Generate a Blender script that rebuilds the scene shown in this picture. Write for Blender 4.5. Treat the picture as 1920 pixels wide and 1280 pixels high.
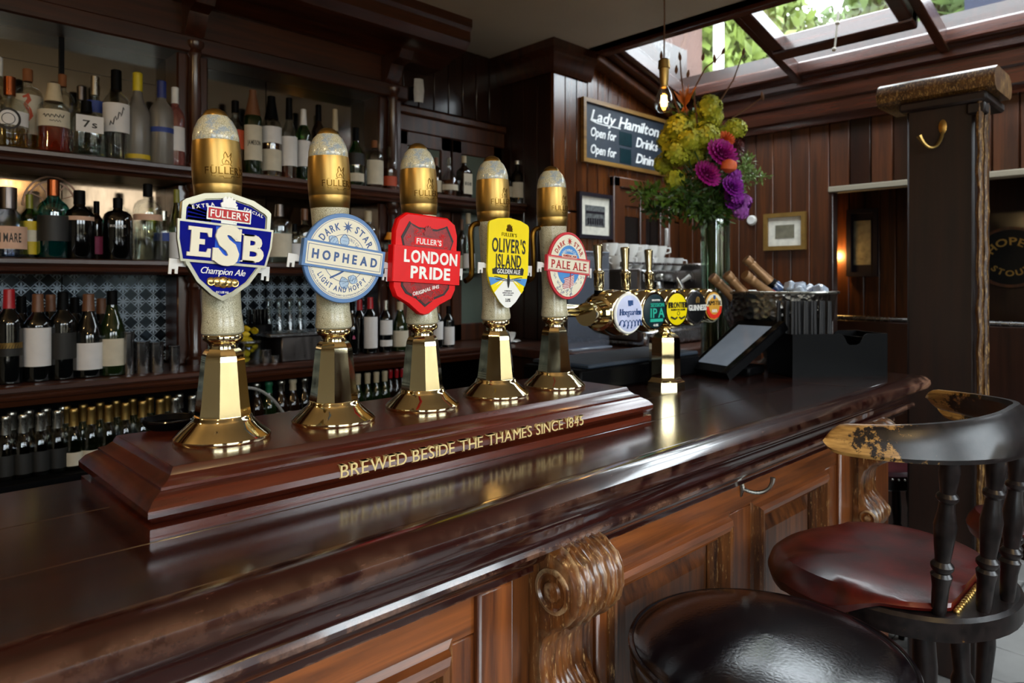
import bpy, math, random
from math import pi, sin, cos, radians
from mathutils import Vector, Matrix, Euler

for _o in list(bpy.data.objects):
    bpy.data.objects.remove(_o)
SC = bpy.context.scene
C = SC.collection
random.seed(7)

# ------------------------------------------------------------------ camera
TH = math.atan2(1340, 1300)          # angle between the bar (+X) and the view
CT, ST = cos(TH), sin(TH)
FPX, HOR, CAMZ = 1300.0, 528.0, 1.40  # focal length in pixels of 1920, horizon row, eye height
cd = bpy.data.cameras.new('camera')
cam = bpy.data.objects.new('camera', cd)
C.objects.link(cam)
cam.location = (0, 0, CAMZ)
cam.rotation_euler = (pi / 2, 0, TH - pi / 2)
cd.sensor_width = 36
cd.lens = FPX / 1920 * 36
cd.shift_y = -(640 - HOR) / 1920
cd.clip_start = 0.02
cd.dof.use_dof = True
cd.dof.focus_distance = 1.15
cd.dof.aperture_fstop = 6.3
SC.camera = cam

# ------------------------------------------------------------------ world, light, exposure
W = bpy.data.worlds.new('sky')
SC.world = W
W.use_nodes = True
wn = W.node_tree
bg = wn.nodes['Background']
bg.inputs[0].default_value = (0.93, 0.96, 1.0, 1)
bg.inputs[1].default_value = 7.5
SC.view_settings.view_transform = 'Standard'
SC.view_settings.look = 'None'
SC.view_settings.exposure = 1.12
SC.view_settings.gamma = 1.0
SC.view_settings.use_curve_mapping = False
cy = SC.cycles
cy.use_denoising = True
cy.caustics_reflective = False
cy.caustics_refractive = False
cy.sample_clamp_indirect = 4.0
cy.max_bounces = 8
cy.transparent_max_bounces = 20
cy.blur_glossy = 0.5


def portal(loc, rot, sx, sy):
    l = bpy.data.lights.new('daylight_portal', 'AREA')
    l.shape = 'RECTANGLE'
    l.size, l.size_y = sx, sy
    l.cycles.is_portal = True
    o = bpy.data.objects.new('daylight_portal', l)
    o.location = loc
    o.rotation_euler = rot
    C.objects.link(o)


# room: X along the bar, Y towards the back bar, Z up
WINS = [(-1.75, -0.55), (-0.15, 1.05), (1.45, 2.65)]       # windows in the street wall behind the photographer
WZ0, WZ1, YF = 0.55, 2.42, -1.35
for a, b in WINS:
    portal(((a + b) / 2, YF, (WZ0 + WZ1) / 2), (pi / 2, 0, 0), b - a, WZ1 - WZ0)
RS = -0.243                                                # skylight slope along X
def roofz(x):
    return CAMZ + 1.29 + RS * (x - 3.10)
portal((3.315, 0.45, roofz(3.315) + 0.03), (0, -math.atan(RS), 0), 0.75, 3.7)


def lamp(name, loc, power, col, r):
    l = bpy.data.lights.new(name, 'POINT')
    l.energy = power
    l.color = col
    l.shadow_soft_size = r
    o = bpy.data.objects.new(name, l)
    o.location = loc
    C.objects.link(o)
    return o


# ------------------------------------------------------------------ from photograph pixels to places in the room
def dirpx(px, py=HOR):
    a = (px - 960) / FPX
    return Vector((CT + a * ST, ST - a * CT, (HOR - py) / FPX))
def ony(px, y, py=HOR):
    d = dirpx(px, py)
    t = y / d.y
    return Vector((d.x * t, y, CAMZ + d.z * t)), t
def onx(px, x, py=HOR):
    d = dirpx(px, py)
    t = x / d.x
    return Vector((x, d.y * t, CAMZ + d.z * t)), t
def onz(px, py, z):
    d = dirpx(px, py)
    t = (z - CAMZ) / d.z
    return Vector((d.x * t, d.y * t, z)), t
def atd(px, py, t):
    d = dirpx(px, py)
    return Vector((d.x * t, d.y * t, CAMZ + d.z * t))


# ------------------------------------------------------------------ materials
MATS = {}
def newmat(name):
    m = bpy.data.materials.new(name)
    m.use_nodes = True
    MATS[name] = m
    return m, m.node_tree, m.node_tree.nodes['Principled BSDF']
def S(b, k, v):
    if k in b.inputs:
        b.inputs[k].default_value = v
def rgb(c):
    if isinstance(c, str):
        c = c.lstrip('#')
        c = [int(c[i:i + 2], 16) / 255 for i in (0, 2, 4)]
        c = [x / 12.92 if x <= .04045 else ((x + .055) / 1.055) ** 2.4 for x in c]
    return (c[0], c[1], c[2], 1)
def coords(nt, scale, kind='Object'):
    tc = nt.nodes.new('ShaderNodeTexCoord')
    mp = nt.nodes.new('ShaderNodeMapping')
    mp.inputs['Scale'].default_value = scale
    nt.links.new(tc.outputs[kind], mp.inputs[0])
    return mp.outputs[0]
def noise(nt, vec, scale, detail=3, rough=.5, dist=0):
    n = nt.nodes.new('ShaderNodeTexNoise')
    n.inputs['Scale'].default_value = scale
    n.inputs['Detail'].default_value = detail
    n.inputs['Roughness'].default_value = rough
    n.inputs['Distortion'].default_value = dist
    nt.links.new(vec, n.inputs['Vector'])
    return n.outputs['Fac']
def ramp(nt, fac, stops):
    r = nt.nodes.new('ShaderNodeValToRGB')
    while len(r.color_ramp.elements) < len(stops):
        r.color_ramp.elements.new(.5)
    for e, (p, c) in zip(r.color_ramp.elements, stops):
        e.position = p
        e.color = rgb(c)
    nt.links.new(fac, r.inputs[0])
    return r.outputs[0]
def math_(nt, op, a, b=None, c=None):
    m = nt.nodes.new('ShaderNodeMath')
    m.operation = op
    for i, x in enumerate((a, b, c)):
        if x is None:
            continue
        if isinstance(x, (int, float)):
            m.inputs[i].default_value = x
        else:
            nt.links.new(x, m.inputs[i])
    return m.outputs[0]
def mixc(nt, fac, a, b):
    m = nt.nodes.new('ShaderNodeMix')
    m.data_type = 'RGBA'
    for k, x in ((0, fac), (6, a), (7, b)):
        if isinstance(x, (tuple, list, str)):
            m.inputs[k].default_value = rgb(x)
        elif isinstance(x, (int, float)):
            m.inputs[k].default_value = x
        else:
            nt.links.new(x, m.inputs[k])
    return m.outputs[2]
def bump(nt, b, h, strength=.2, dist=.002):
    n = nt.nodes.new('ShaderNodeBump')
    n.inputs['Strength'].default_value = strength
    n.inputs['Distance'].default_value = dist
    nt.links.new(h, n.inputs['Height'])
    nt.links.new(n.outputs[0], b.inputs['Normal'])


def plain(name, col, rough=.5, metal=0, vary=.12, scale=30, coat=0, spec=.5, emit=None, bumps=0):
    m, nt, b = newmat(name)
    c = rgb(col)
    f = noise(nt, coords(nt, (1, 1, 1)), scale, 3)
    d = tuple(x * (1 - vary) for x in c[:3])
    l = tuple(min(1, x * (1 + vary)) for x in c[:3])
    nt.links.new(ramp(nt, f, [(.3, d), (.7, l)]), b.inputs['Base Color'])
    S(b, 'Roughness', rough); S(b, 'Metallic', metal); S(b, 'Coat Weight', coat); S(b, 'Coat Roughness', .08)
    S(b, 'Specular IOR Level', spec)
    if emit:
        S(b, 'Emission Color', rgb(col)); S(b, 'Emission Strength', emit)
    if bumps:
        bump(nt, b, f, bumps, .002)
    return m


def wood(name, dark, light, axis=0, scale=1.0, rough=.3, coat=.3, wear=None, worn=.62, edge=None, coatrough=.12):
    """polished timber: grain runs along one axis; optional scuffs and rubbed edges"""
    m, nt, b = newmat(name)
    sc = [28 * scale] * 3
    sc[axis] = 1.6 * scale
    v = coords(nt, sc)
    g = noise(nt, v, 1.6, 6, .6, .6)
    f2 = noise(nt, coords(nt, [7 * scale if i != axis else .6 * scale for i in range(3)]), 1.0, 2, .5, .4)
    t = math_(nt, 'ADD', math_(nt, 'MULTIPLY', g, .65), math_(nt, 'MULTIPLY', f2, .35))
    col = ramp(nt, t, [(.37, dark), (.63, light)])
    if wear:
        w = noise(nt, coords(nt, [150 if i != axis else 26 for i in range(3)]), 1.3, 8, .72)
        k = ramp(nt, w, [(worn, (0, 0, 0)), (worn + .07, (.8, .8, .8))])
        col = mixc(nt, k, col, wear)
    if edge:
        ge = nt.nodes.new('ShaderNodeNewGeometry')
        e = ramp(nt, ge.outputs['Pointiness'], [(.53, (0, 0, 0)), (.62, (1, 1, 1))])
        w2 = ramp(nt, noise(nt, coords(nt, (22, 22, 22)), 1.0, 5, .7), [(.42, (0, 0, 0)), (.6, (1, 1, 1))])
        col = mixc(nt, math_(nt, 'MULTIPLY', e, w2), col, edge)
    nt.links.new(col, b.inputs['Base Color'])
    S(b, 'Roughness', rough); S(b, 'Coat Weight', coat); S(b, 'Coat Roughness', coatrough)
    bump(nt, b, g, .12, .001)
    return m


def thinglass(name, tint, gloss=.07, rough=.03, veil=0.0, veilcol=(.5, .5, .5)):
    """thin clear or tinted glass: mostly passes light, reflects at grazing angles"""
    m = bpy.data.materials.new(name)
    m.use_nodes = True
    MATS[name] = m
    nt = m.node_tree
    nt.nodes.clear()
    out = nt.nodes.new('ShaderNodeOutputMaterial')
    tr = nt.nodes.new('ShaderNodeBsdfTransparent')
    tr.inputs[0].default_value = rgb(tint)
    gl = nt.nodes.new('ShaderNodeBsdfGlossy')
    gl.inputs['Color'].default_value = (1, 1, 1, 1)
    gl.inputs['Roughness'].default_value = rough
    lw = nt.nodes.new('ShaderNodeLayerWeight')
    lw.inputs[0].default_value = .25
    fac = math_(nt, 'MULTIPLY_ADD', lw.outputs['Facing'], .45, gloss)
    mx = nt.nodes.new('ShaderNodeMixShader')
    nt.links.new(fac, mx.inputs[0])
    base = tr.outputs[0]
    if veil:
        df = nt.nodes.new('ShaderNodeBsdfDiffuse')
        df.inputs[0].default_value = rgb(veilcol)
        m2 = nt.nodes.new('ShaderNodeMixShader')
        m2.inputs[0].default_value = veil
        nt.links.new(tr.outputs[0], m2.inputs[1])
        nt.links.new(df.outputs[0], m2.inputs[2])
        base = m2.outputs[0]
    nt.links.new(base, mx.inputs[1])
    nt.links.new(gl.outputs[0], mx.inputs[2])
    nt.links.new(mx.outputs[0], out.inputs[0])
    return m


def metal(name, col, rough=.12, scratch=.06):
    m, nt, b = newmat(name)
    S(b, 'Base Color', rgb(col)); S(b, 'Metallic', 1.0)
    f = noise(nt, coords(nt, (18, 18, 5)), 3, 5, .6)
    r = ramp(nt, f, [(.3, (max(rough - scratch, .02),) * 3), (.75, (rough + scratch,) * 3)])
    nt.links.new(r, b.inputs['Roughness'])
    return m


def crackle(name):
    """old cream glaze: fine craze lines, bluish worn patches near the crown"""
    m, nt, b = newmat(name)
    v = coords(nt, (1, 1, 1))
    vo = nt.nodes.new('ShaderNodeTexVoronoi')
    vo.feature = 'DISTANCE_TO_EDGE'
    vo.inputs['Scale'].default_value = 330
    nt.links.new(v, vo.inputs['Vector'])
    line = ramp(nt, vo.outputs['Distance'], [(.02, '#8c8468'), (.10, '#cbc5a9')])
    body = mixc(nt, ramp(nt, noise(nt, v, 60, 4, .6), [(.45, (0, 0, 0)), (.75, (.55, .55, .55))]), line, '#a59d7c')
    tc = nt.nodes.new('ShaderNodeTexCoord')
    sp = nt.nodes.new('ShaderNodeSeparateXYZ')
    nt.links.new(tc.outputs['Object'], sp.inputs[0])
    high = ramp(nt, sp.outputs[2], [(.40, (0, 0, 0)), (.435, (1, 1, 1))])
    blot = ramp(nt, noise(nt, v, 55, 6, .75), [(.50, (0, 0, 0)), (.60, (.8, .8, .8))])
    col = mixc(nt, math_(nt, 'MULTIPLY', high, blot), body, '#7f93a8')
    nt.links.new(col, b.inputs['Base Color'])
    S(b, 'Roughness', .3); S(b, 'Coat Weight', .5); S(b, 'Coat Roughness', .1)
    return m


def etched(name):
    """etched mirror with rows of eight-petalled stars"""
    m, nt, b = newmat(name)
    tc = nt.nodes.new('ShaderNodeTexCoord')
    sp = nt.nodes.new('ShaderNodeSeparateXYZ')
    nt.links.new(tc.outputs['Object'], sp.inputs[0])
    def cell(x):
        return math_(nt, 'SUBTRACT', math_(nt, 'FRACT', math_(nt, 'MULTIPLY', x, 1 / .052)), .5)
    a, c = cell(sp.outputs[0]), cell(sp.outputs[2])
    ang = math_(nt, 'ARCTAN2', c, a)
    r = math_(nt, 'SQRT', math_(nt, 'ADD', math_(nt, 'MULTIPLY', a, a), math_(nt, 'MULTIPLY', c, c)))
    pet = math_(nt, 'ABSOLUTE', math_(nt, 'COSINE', math_(nt, 'MULTIPLY', ang, 4)))
    star = math_(nt, 'GREATER_THAN', math_(nt, 'MULTIPLY', pet, .40), r)
    dia = math_(nt, 'ADD', math_(nt, 'ABSOLUTE', a), math_(nt, 'ABSOLUTE', c))
    ring = math_(nt, 'LESS_THAN', math_(nt, 'ABSOLUTE', math_(nt, 'SUBTRACT', dia, .5)), .03)
    k = math_(nt, 'MAXIMUM', star, ring)
    nt.links.new(mixc(nt, k, '#2a333c', '#8c99a3'), b.inputs['Base Color'])
    nt.links.new(math_(nt, 'MULTIPLY_ADD', k, .45, .12), b.inputs['Roughness'])
    nt.links.new(math_(nt, 'MULTIPLY_ADD', k, -.7, .85), b.inputs['Metallic'])
    return m


def leather(name, dark, light, rough=.28):
    m, nt, b = newmat(name)
    v = coords(nt, (1, 1, 1))
    f = noise(nt, v, 9, 4, .6, .3)
    vo = nt.nodes.new('ShaderNodeTexVoronoi')
    vo.feature = 'DISTANCE_TO_EDGE'
    vo.inputs['Scale'].default_value = 120
    nt.links.new(v, vo.inputs['Vector'])
    nt.links.new(ramp(nt, f, [(.35, dark), (.7, light)]), b.inputs['Base Color'])
    S(b, 'Roughness', rough); S(b, 'Coat Weight', .12); S(b, 'Coat Roughness', .15)
    bump(nt, b, math_(nt, 'ADD', math_(nt, 'MULTIPLY', vo.outputs['Distance'], .6), noise(nt, v, 22, 3)), .14, .002)
    return m


def worn_black(name, under='#a8783f', lo=.46, ends=False):
    """black paint rubbed through to bare timber; ends=True bares the arm ends of a back rail"""
    m, nt, b = newmat(name)
    v = coords(nt, (1, 1, 1))
    n = noise(nt, v, 42, 9, .78)
    ge = nt.nodes.new('ShaderNodeNewGeometry')
    t = math_(nt, 'ADD', n, ramp(nt, ge.outputs['Pointiness'], [(.51, (0, 0, 0)), (.60, (.2, .2, .2))]))
    if ends:
        tc = nt.nodes.new('ShaderNodeTexCoord')
        sp = nt.nodes.new('ShaderNodeSeparateXYZ')
        nt.links.new(tc.outputs['Object'], sp.inputs[0])
        t = math_(nt, 'ADD', t, math_(nt, 'MULTIPLY', math_(nt, 'MULTIPLY_ADD', sp.outputs[1], 7.0, 1.0), .30))
    grain = ramp(nt, noise(nt, coords(nt, (14, 14, 90)), 2, 5), [(.3, '#6d4a22'), (.7, under)])
    k = ramp(nt, t, [(lo + .19, (0, 0, 0)), (lo + .24, (1, 1, 1))])
    blk = ramp(nt, noise(nt, v, 60, 5), [(.3, '#0b0808'), (.8, '#231b1a')])
    nt.links.new(mixc(nt, k, blk, grain), b.inputs['Base Color'])
    S(b, 'Roughness', .3); S(b, 'Specular IOR Level', .4)
    bump(nt, b, n, .2, .001)
    return m


plain('ceiling_paint', '#c6b9a6', .8, vary=.05, scale=3)
plain('cream_wall', '#8d8370', .8, vary=.06, scale=3)
plain('slate', '#252f3b', .6, vary=.2, scale=14)
plain('chalk', '#e8eaea', .9)
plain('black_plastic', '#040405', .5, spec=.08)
plain('straw_black', '#232325', .35)
plain('hop_pale', '#a9c0d6', .4, spec=.3)
plain('black_gloss', '#08080a', .12)
plain('black_rubber', '#101012', .7)
plain('white_plastic', '#d8d6d2', .4)
plain('white_china', '#eeece8', .15, coat=.5, vary=.03)
plain('mat_white', '#d9d4c6', .7)
plain('photo_grey', '#5a5c5c', .5, vary=.6, scale=60)
plain('cork', '#7c4a26', .8)
plain('paper', '#c9bfa9', .75, vary=.06)
plain('paper_white', '#d9d5d2', .7, vary=.04)
plain('paper_peach', '#c79f86', .7)
plain('paper_yellow', '#c3a61c', .6)
plain('paper_orange', '#b4431c', .6)
plain('paper_pink', '#b4456b', .6)
plain('paper_blue', '#2a3f86', .6)
plain('paper_black', '#15130f', .6)
plain('ink', '#2b2723', .7)
plain('ink_gold', '#b8924a', .4, metal=.6)
plain('foil_red', '#a3121c', .35, coat=.4)
plain('foil_tan', '#6b442a', .4)
plain('foil_champagne', '#96704a', .38, metal=.35, bumps=.5, scale=90)
plain('foil_cream', '#b9a98a', .5)
plain('cap_blue', '#1a2b6e', .3)
plain('cap_yellow', '#c9b41a', .4)
plain('cap_olive', '#7c7a1e', .4)
plain('cap_green', '#1d5b3d', .4)
plain('orange_fruit', '#d9851e', .5)
plain('lemon', '#d3b41b', .5, bumps=.3)
plain('rope', '#b8b3a8', .9)
plain('grey_cable', '#8b8984', .5)
plain('ice', '#b7c4d6', .12, coat=.6, spec=.8)
plain('leaf_dark', '#2f4a16', .5, vary=.3, scale=9)
plain('leaf_mid', '#4c6a1c', .55, vary=.3, scale=9)
plain('leaf_pale', '#7d9a55', .55, vary=.25, scale=9)
plain('leaf_out', '#3f5519', .6, vary=.4, scale=2)
plain('leaf_out_pale', '#5f7026', .6, vary=.4, scale=2)
plain('snowball', '#aeb02a', .6, vary=.3, scale=25)
plain('magenta', '#a3127f', .6, vary=.3, scale=30)
plain('violet', '#8a1a9a', .6, vary=.3, scale=30)
plain('pink_lilac', '#a858b4', .6, vary=.2, scale=30)
plain('rose_orange', '#d9622e', .6, vary=.2, scale=30)
plain('berry', '#56231f', .5, vary=.3)
plain('twig', '#5a3a20', .8, vary=.3)
plain('rust_petal', '#b5651d', .6, vary=.3)
plain('brick_pink', '#5a433b', .85, vary=.15, scale=5)
plain('render_blue', '#131b30', .8, vary=.1)
plain('bark', '#3c2f22', .9, vary=.3)
plain('grout', '#4b4a48', .9)
plain('floor_tile', '#8f8d8a', .45, vary=.14, scale=5)
plain('enamel_blue', '#02097c', .5, spec=.06, vary=.18, scale=25)
plain('enamel_royal', '#0d4fc4', .35, spec=.25, vary=.15, scale=25)
plain('enamel_red', '#b01217', .4, spec=.3)
plain('badge_red', '#e2070c', .4, spec=.3, vary=.05)
plain('badge_red_dark', '#8d0507', .35, vary=.35, scale=260)
plain('badge_yellow', '#f6dd05', .4, spec=.3, vary=.03)
plain('badge_white', '#f2f1ec', .4, spec=.3, vary=.02)
plain('badge_cream', '#e9e2cb', .4, spec=.3, vary=.03)
plain('badge_bluegrey', '#5f83b4', .4, spec=.3, vary=.04)
plain('badge_navy', '#2d4f86', .4, vary=.05)
plain('badge_pinkred', '#cf3b45', .4, spec=.3, vary=.04)
plain('badge_teal', '#2fb39a', .4, spec=.3, vary=.05)
plain('badge_darkteal', '#08262c', .4, spec=.3)
plain('badge_black', '#0a0a0b', .4, spec=.3)
plain('badge_gold', '#d29a3a', .4, spec=.3)
plain('badge_lilac', '#c9cfee', .4, spec=.3)
plain('badge_skyblue', '#4f8fd0', .35)
plain('badge_beerred', '#d8301f', .4, spec=.3)
plain('letter_gold', '#d8c185', .45, vary=.15, scale=120)
plain('letter_white', '#f4f3ee', .4, vary=.02)
plain('letter_dark', '#16130f', .5)
plain('letter_red', '#b3261e', .5)
plain('screen', '#7f8a98', .15, coat=.6, vary=.25, scale=6, emit=.12)  # skylight reflection on the till display put into its colour, plus faint glow
plain('gold_frame', '#8a6a35', .4, metal=.4)
plain('dark_frame', '#1a1620', .35)
plain('print', '#6d6856', .6, vary=.35, scale=22)
plain('bulb_glow', '#ffae4a', .5, emit=30)
plain('lamp_amber', '#ff9a30', .5, emit=2)
plain('acrylic_edge', '#9aa4b4', .2)
metal('brass', '#f2e3b8', .07, .04)
metal('brass_satin', '#ab8a4e', .38, .06)
metal('brass_dark', '#5f4417', .35, .08)
metal('brass_tip', '#a58548', .32, .08)
metal('silver', '#b5b2a8', .30, .08)
metal('pewter', '#98947f', .32, .06)
metal('rim_silver', '#a29e8c', .34, .06)
metal('steel', '#a9a9aa', .26, .06)
metal('steel_dark', '#6d6663', .34, .08)
metal('gold_coin', '#d8b878', .25, .08)
metal('copper', '#8a4a2a', .3)
metal('mirror_glass', '#93918a', .10, .03)
metal('mirror_brown', '#5f4f3e', .12, .04)
def hammered(name, col):
    m, nt, b = newmat(name)
    S(b, 'Base Color', rgb(col)); S(b, 'Metallic', 1.0); S(b, 'Roughness', .22)
    vo = nt.nodes.new('ShaderNodeTexVoronoi')
    vo.inputs['Scale'].default_value = 55
    nt.links.new(coords(nt, (1, 1, 1)), vo.inputs['Vector'])
    bump(nt, b, vo.outputs['Distance'], .5, .006)
hammered('hammered_silver', '#8f8b84')
crackle('crackle_glaze')
etched('etched_mirror')
wood('counter_wood', '#180906', '#33150b', 0, .7, .22, .8, wear='#5d3a28', worn=.74, coatrough=.14)
wood('counter_edge', '#160605', '#300f0a', 0, .8, .2, .9, wear='#7d5340', worn=.63, edge='#b7866a', coatrough=.08)
wood('plinth_wood', '#2c0d08', '#5c2412', 0, .9, .24, .6, coatrough=.14)
wood('oak_rail', '#43200b', '#925022', 0, 1.0, .34, .5, wear='#b97a3e', worn=.70, coatrough=.2)
wood('oak_stile', '#3d1a08', '#85481d', 2, 1.0, .34, .5, wear='#a86c38', worn=.74, coatrough=.2)
wood('oak_panel', '#2e1507', '#683918', 2, 1.4, .3, .5, coatrough=.18)
wood('oak_carved', '#2c1409', '#7d4a22', 2, 1.5, .3, .5, wear='#b78f5e', worn=.57, edge='#d2b387', coatrough=.16)
wood('backbar_wood', '#220e05', '#4a220c', 0, .8, .36, .3, coatrough=.2)
wood('backbar_post', '#1c0b05', '#43200f', 2, .8, .28, .5, coatrough=.15)
wood('panel_board', '#261003', '#54290b', 2, .8, .42, .25, coatrough=.25)
wood('panel_board_b', '#2c1304', '#5e300d', 2, .8, .42, .25, coatrough=.25)
wood('sign_board', '#2a1305', '#5c2f0f', 2, .8, .22, .6, coatrough=.12)
wood('sign_board_b', '#301606', '#673611', 2, .8, .22, .6, coatrough=.12)
wood('dark_board', '#170a05', '#2e160b', 2, .8, .32, .4)
wood('roof_timber', '#200d08', '#4a2416', 1, .8, .26, .6, coatrough=.15)
wood('roof_timber_x', '#200d08', '#4a2416', 0, .8, .26, .6, coatrough=.15)
wood('post_wood', '#130702', '#271105', 2, .8, .55, .0, wear='#5a3417', worn=.72)
wood('post_edge', '#2a1609', '#634019', 2, 1.0, .4, .2, wear='#b08a52', worn=.52)
wood('sign_frame', '#6a4b22', '#9c7538', 0, 1.0, .35, .4)
leather('leather_black', '#050306', '#0f080b', .17)
leather('leather_red', '#2d0604', '#63140b', .3)
leather('leather_plum', '#23060d', '#3a0c18', .3)
worn_black('chair_black', lo=.58)
worn_black('chair_rail', '#b98d4e', lo=.50, ends=True)
thinglass('glass_clear', '#f4f7f6', .06)
thinglass('glass_pane', '#f2f6f7', .04, veil=.012, veilcol='#aab4b4')
thinglass('glass_vase', '#dde8dd', .08)
thinglass('glass_aqua', '#62c4c6', .08)
thinglass('glass_blue', '#b9c9e2', .08)
thinglass('glass_green', '#45b56e', .07)
thinglass('glass_olive', '#a3b05a', .06)
thinglass('glass_pink', '#d2857c', .07, veil=.3, veilcol='#c0786e')
thinglass('glass_frost', '#b9b3ab', .03, .3, veil=.55, veilcol='#8d8880')
thinglass('glass_grey', '#dedfd8', .07)
thinglass('glass_cabinet', '#7d8a7c', .05, veil=.8, veilcol='#69756a')
thinglass('acrylic', '#e3e8f0', .08, veil=.28, veilcol='#9aa3b4')
thinglass('liquid_red', '#e8682e', .01, veil=.25, veilcol='#a2320f')
thinglass('liquid_amber', '#cf8a36', .01, veil=.2, veilcol='#6e350e')
thinglass('liquid_gold', '#e4cf86', .01, veil=.12, veilcol='#8f7430')
thinglass('liquid_water', '#eff4f1', .01)
thinglass('liquid_aqua', '#58c9c0', .01, veil=.2, veilcol='#1a7f78')
plain('glass_black', '#050505', .06, coat=.6)
plain('glass_wine', '#07090a', .05, coat=.6)
plain('glass_winegreen', '#14220c', .05, coat=.6)
plain('glass_brown', '#1c0f07', .06, coat=.6)

# ------------------------------------------------------------------ mesh helpers
class MB:
    def __init__(s):
        s.v, s.f = [], []
    def add(s, vs, fs, M=None):
        k = len(s.v)
        if M is not None:
            vs = [M @ Vector(p) for p in vs]
        s.v += [tuple(p) for p in vs]
        s.f += [tuple(i + k for i in f) for f in fs]
        return s
    def box(s, x0, y0, z0, x1, y1, z1, M=None):
        vs = [(x, y, z) for z in (z0, z1) for y in (y0, y1) for x in (x0, x1)]
        return s.add(vs, [(0, 2, 3, 1), (4, 5, 7, 6), (0, 1, 5, 4), (2, 6, 7, 3), (0, 4, 6, 2), (1, 3, 7, 5)], M)
    def bbox(s, x0, y0, z0, x1, y1, z1, b=.004, M=None):
        """box with chamfered edges"""
        b = min(b, (x1 - x0) / 2.01, (y1 - y0) / 2.01, (z1 - z0) / 2.01)
        X, Y, Z = (x0, x1), (y0, y1), (z0, z1)
        vs, ix = [], {}
        for i in (0, 1):
            for j in (0, 1):
                for k in (0, 1):
                    p = (X[i], Y[j], Z[k])
                    q = (b * (1 - 2 * i), b * (1 - 2 * j), b * (1 - 2 * k))
                    for a in range(3):
                        ix[i, j, k, a] = len(vs)
                        vs.append(tuple(p[c] + (0 if c == a else q[c]) for c in range(3)))
        fs = []
        for a in range(3):
            o = [c for c in range(3) if c != a]
            for sd in (0, 1):
                def key(m, n):
                    t = [0, 0, 0]; t[a] = sd; t[o[0]] = m; t[o[1]] = n
                    return ix[(t[0], t[1], t[2], a)]
                q = [key(0, 0), key(1, 0), key(1, 1), key(0, 1)]
                fs.append(tuple(q) if (sd == 1) != (a == 1) else tuple(q[::-1]))
        for a in range(3):
            o = [c for c in range(3) if c != a]
            for m in (0, 1):
                for n in (0, 1):
                    def key2(e, w):
                        t = [0, 0, 0]; t[a] = e; t[o[0]] = m; t[o[1]] = n
                        return ix[(t[0], t[1], t[2], w)]
                    q = [key2(0, o[0]), key2(1, o[0]), key2(1, o[1]), key2(0, o[1])]
                    fs.append(tuple(q) if ((m != n) != (a == 1)) else tuple(q[::-1]))
        for i in (0, 1):
            for j in (0, 1):
                for k in (0, 1):
                    q = [ix[i, j, k, 0], ix[i, j, k, 1], ix[i, j, k, 2]]
                    fs.append(tuple(q) if (i + j + k) % 2 else tuple(q[::-1]))
        return s.add(vs, fs, M)
    def lathe(s, prof, n=24, M=None, ph=0, sq=None, a0=0, a1=2 * pi):
        """spin (r, z) pairs about Z; sq(z) gives a squareness exponent for square-bodied bottles"""
        full = abs(a1 - a0 - 2 * pi) < 1e-6
        m = n if full else n + 1
        vs, fs = [], []
        for r, z in prof:
            for i in range(m):
                a = a0 + (a1 - a0) * i / n + ph
                k = 1
                if sq:
                    p = sq(z)
                    if p > 2:
                        k = (abs(cos(a)) ** p + abs(sin(a)) ** p) ** (-1 / p)
                vs.append((r * k * cos(a), r * k * sin(a), z))
        for j in range(len(prof) - 1):
            for i in range(n):
                b = (i + 1) % m
                q = (j * m + i, j * m + b, (j + 1) * m + b, (j + 1) * m + i)
                fs.append(q)
        if full:
            if prof[0][0] > 1e-6:
                fs.append(tuple(range(m))[::-1])
            if prof[-1][0] > 1e-6:
                fs.append(tuple((len(prof) - 1) * m + i for i in range(m)))
        return s.add(vs, fs, M)
    def tube(s, pts, rad, n=8, M=None, closed=False):
        pts = [Vector(p) for p in pts]
        L = len(pts)
        rs = rad if isinstance(rad, (list, tuple)) else [rad] * L
        vs, fs = [], []
        up = None
        for i, p in enumerate(pts):
            t = (pts[(i + 1) % L if closed else min(i + 1, L - 1)] - pts[i - 1 if closed else max(i - 1, 0)])
            t = t.normalized() if t.length > 1e-9 else Vector((0, 0, 1))
            if up is None:
                up = t.orthogonal().normalized()
            up = (up - t * up.dot(t))
            up = up.normalized() if up.length > 1e-6 else t.orthogonal().normalized()
            w = t.cross(up)
            for k in range(n):
                a = 2 * pi * k / n
                vs.append(p + (up * cos(a) + w * sin(a)) * rs[i])
        for i in range(L if closed else L - 1):
            j = (i + 1) % L
            for k in range(n):
                b = (k + 1) % n
                fs.append((i * n + k, i * n + b, j * n + b, j * n + k))
        if not closed:
            fs.append(tuple(range(n))[::-1])
            fs.append(tuple((L - 1) * n + k for k in range(n)))
        return s.add(vs, fs, M)
    def prism(s, poly, z0, z1, M=None, inset=0):
        """extrude a 2-D outline; inset shrinks the front edge to a soft bevel"""
        n = len(poly)
        cx = sum(p[0] for p in poly) / n
        cy_ = sum(p[1] for p in poly) / n
        R = max(math.hypot(p[0] - cx, p[1] - cy_) for p in poly)
        k = 1 - inset / R if inset else 1
        vs = [(p[0], p[1], z0) for p in poly] + [(p[0], p[1], z1 - inset) for p in poly]
        if inset:
            vs += [(cx + (p[0] - cx) * k, cy_ + (p[1] - cy_) * k, z1) for p in poly]
        fs = [tuple(range(n))[::-1]]
        for l in range(2 if inset else 1):
            for i in range(n):
                j = (i + 1) % n
                fs.append((l * n + i, l * n + j, (l + 1) * n + j, (l + 1) * n + i))
        fs.append(tuple((2 if inset else 1) * n + i for i in range(n)))
        return s.add(vs, fs, M)
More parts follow.
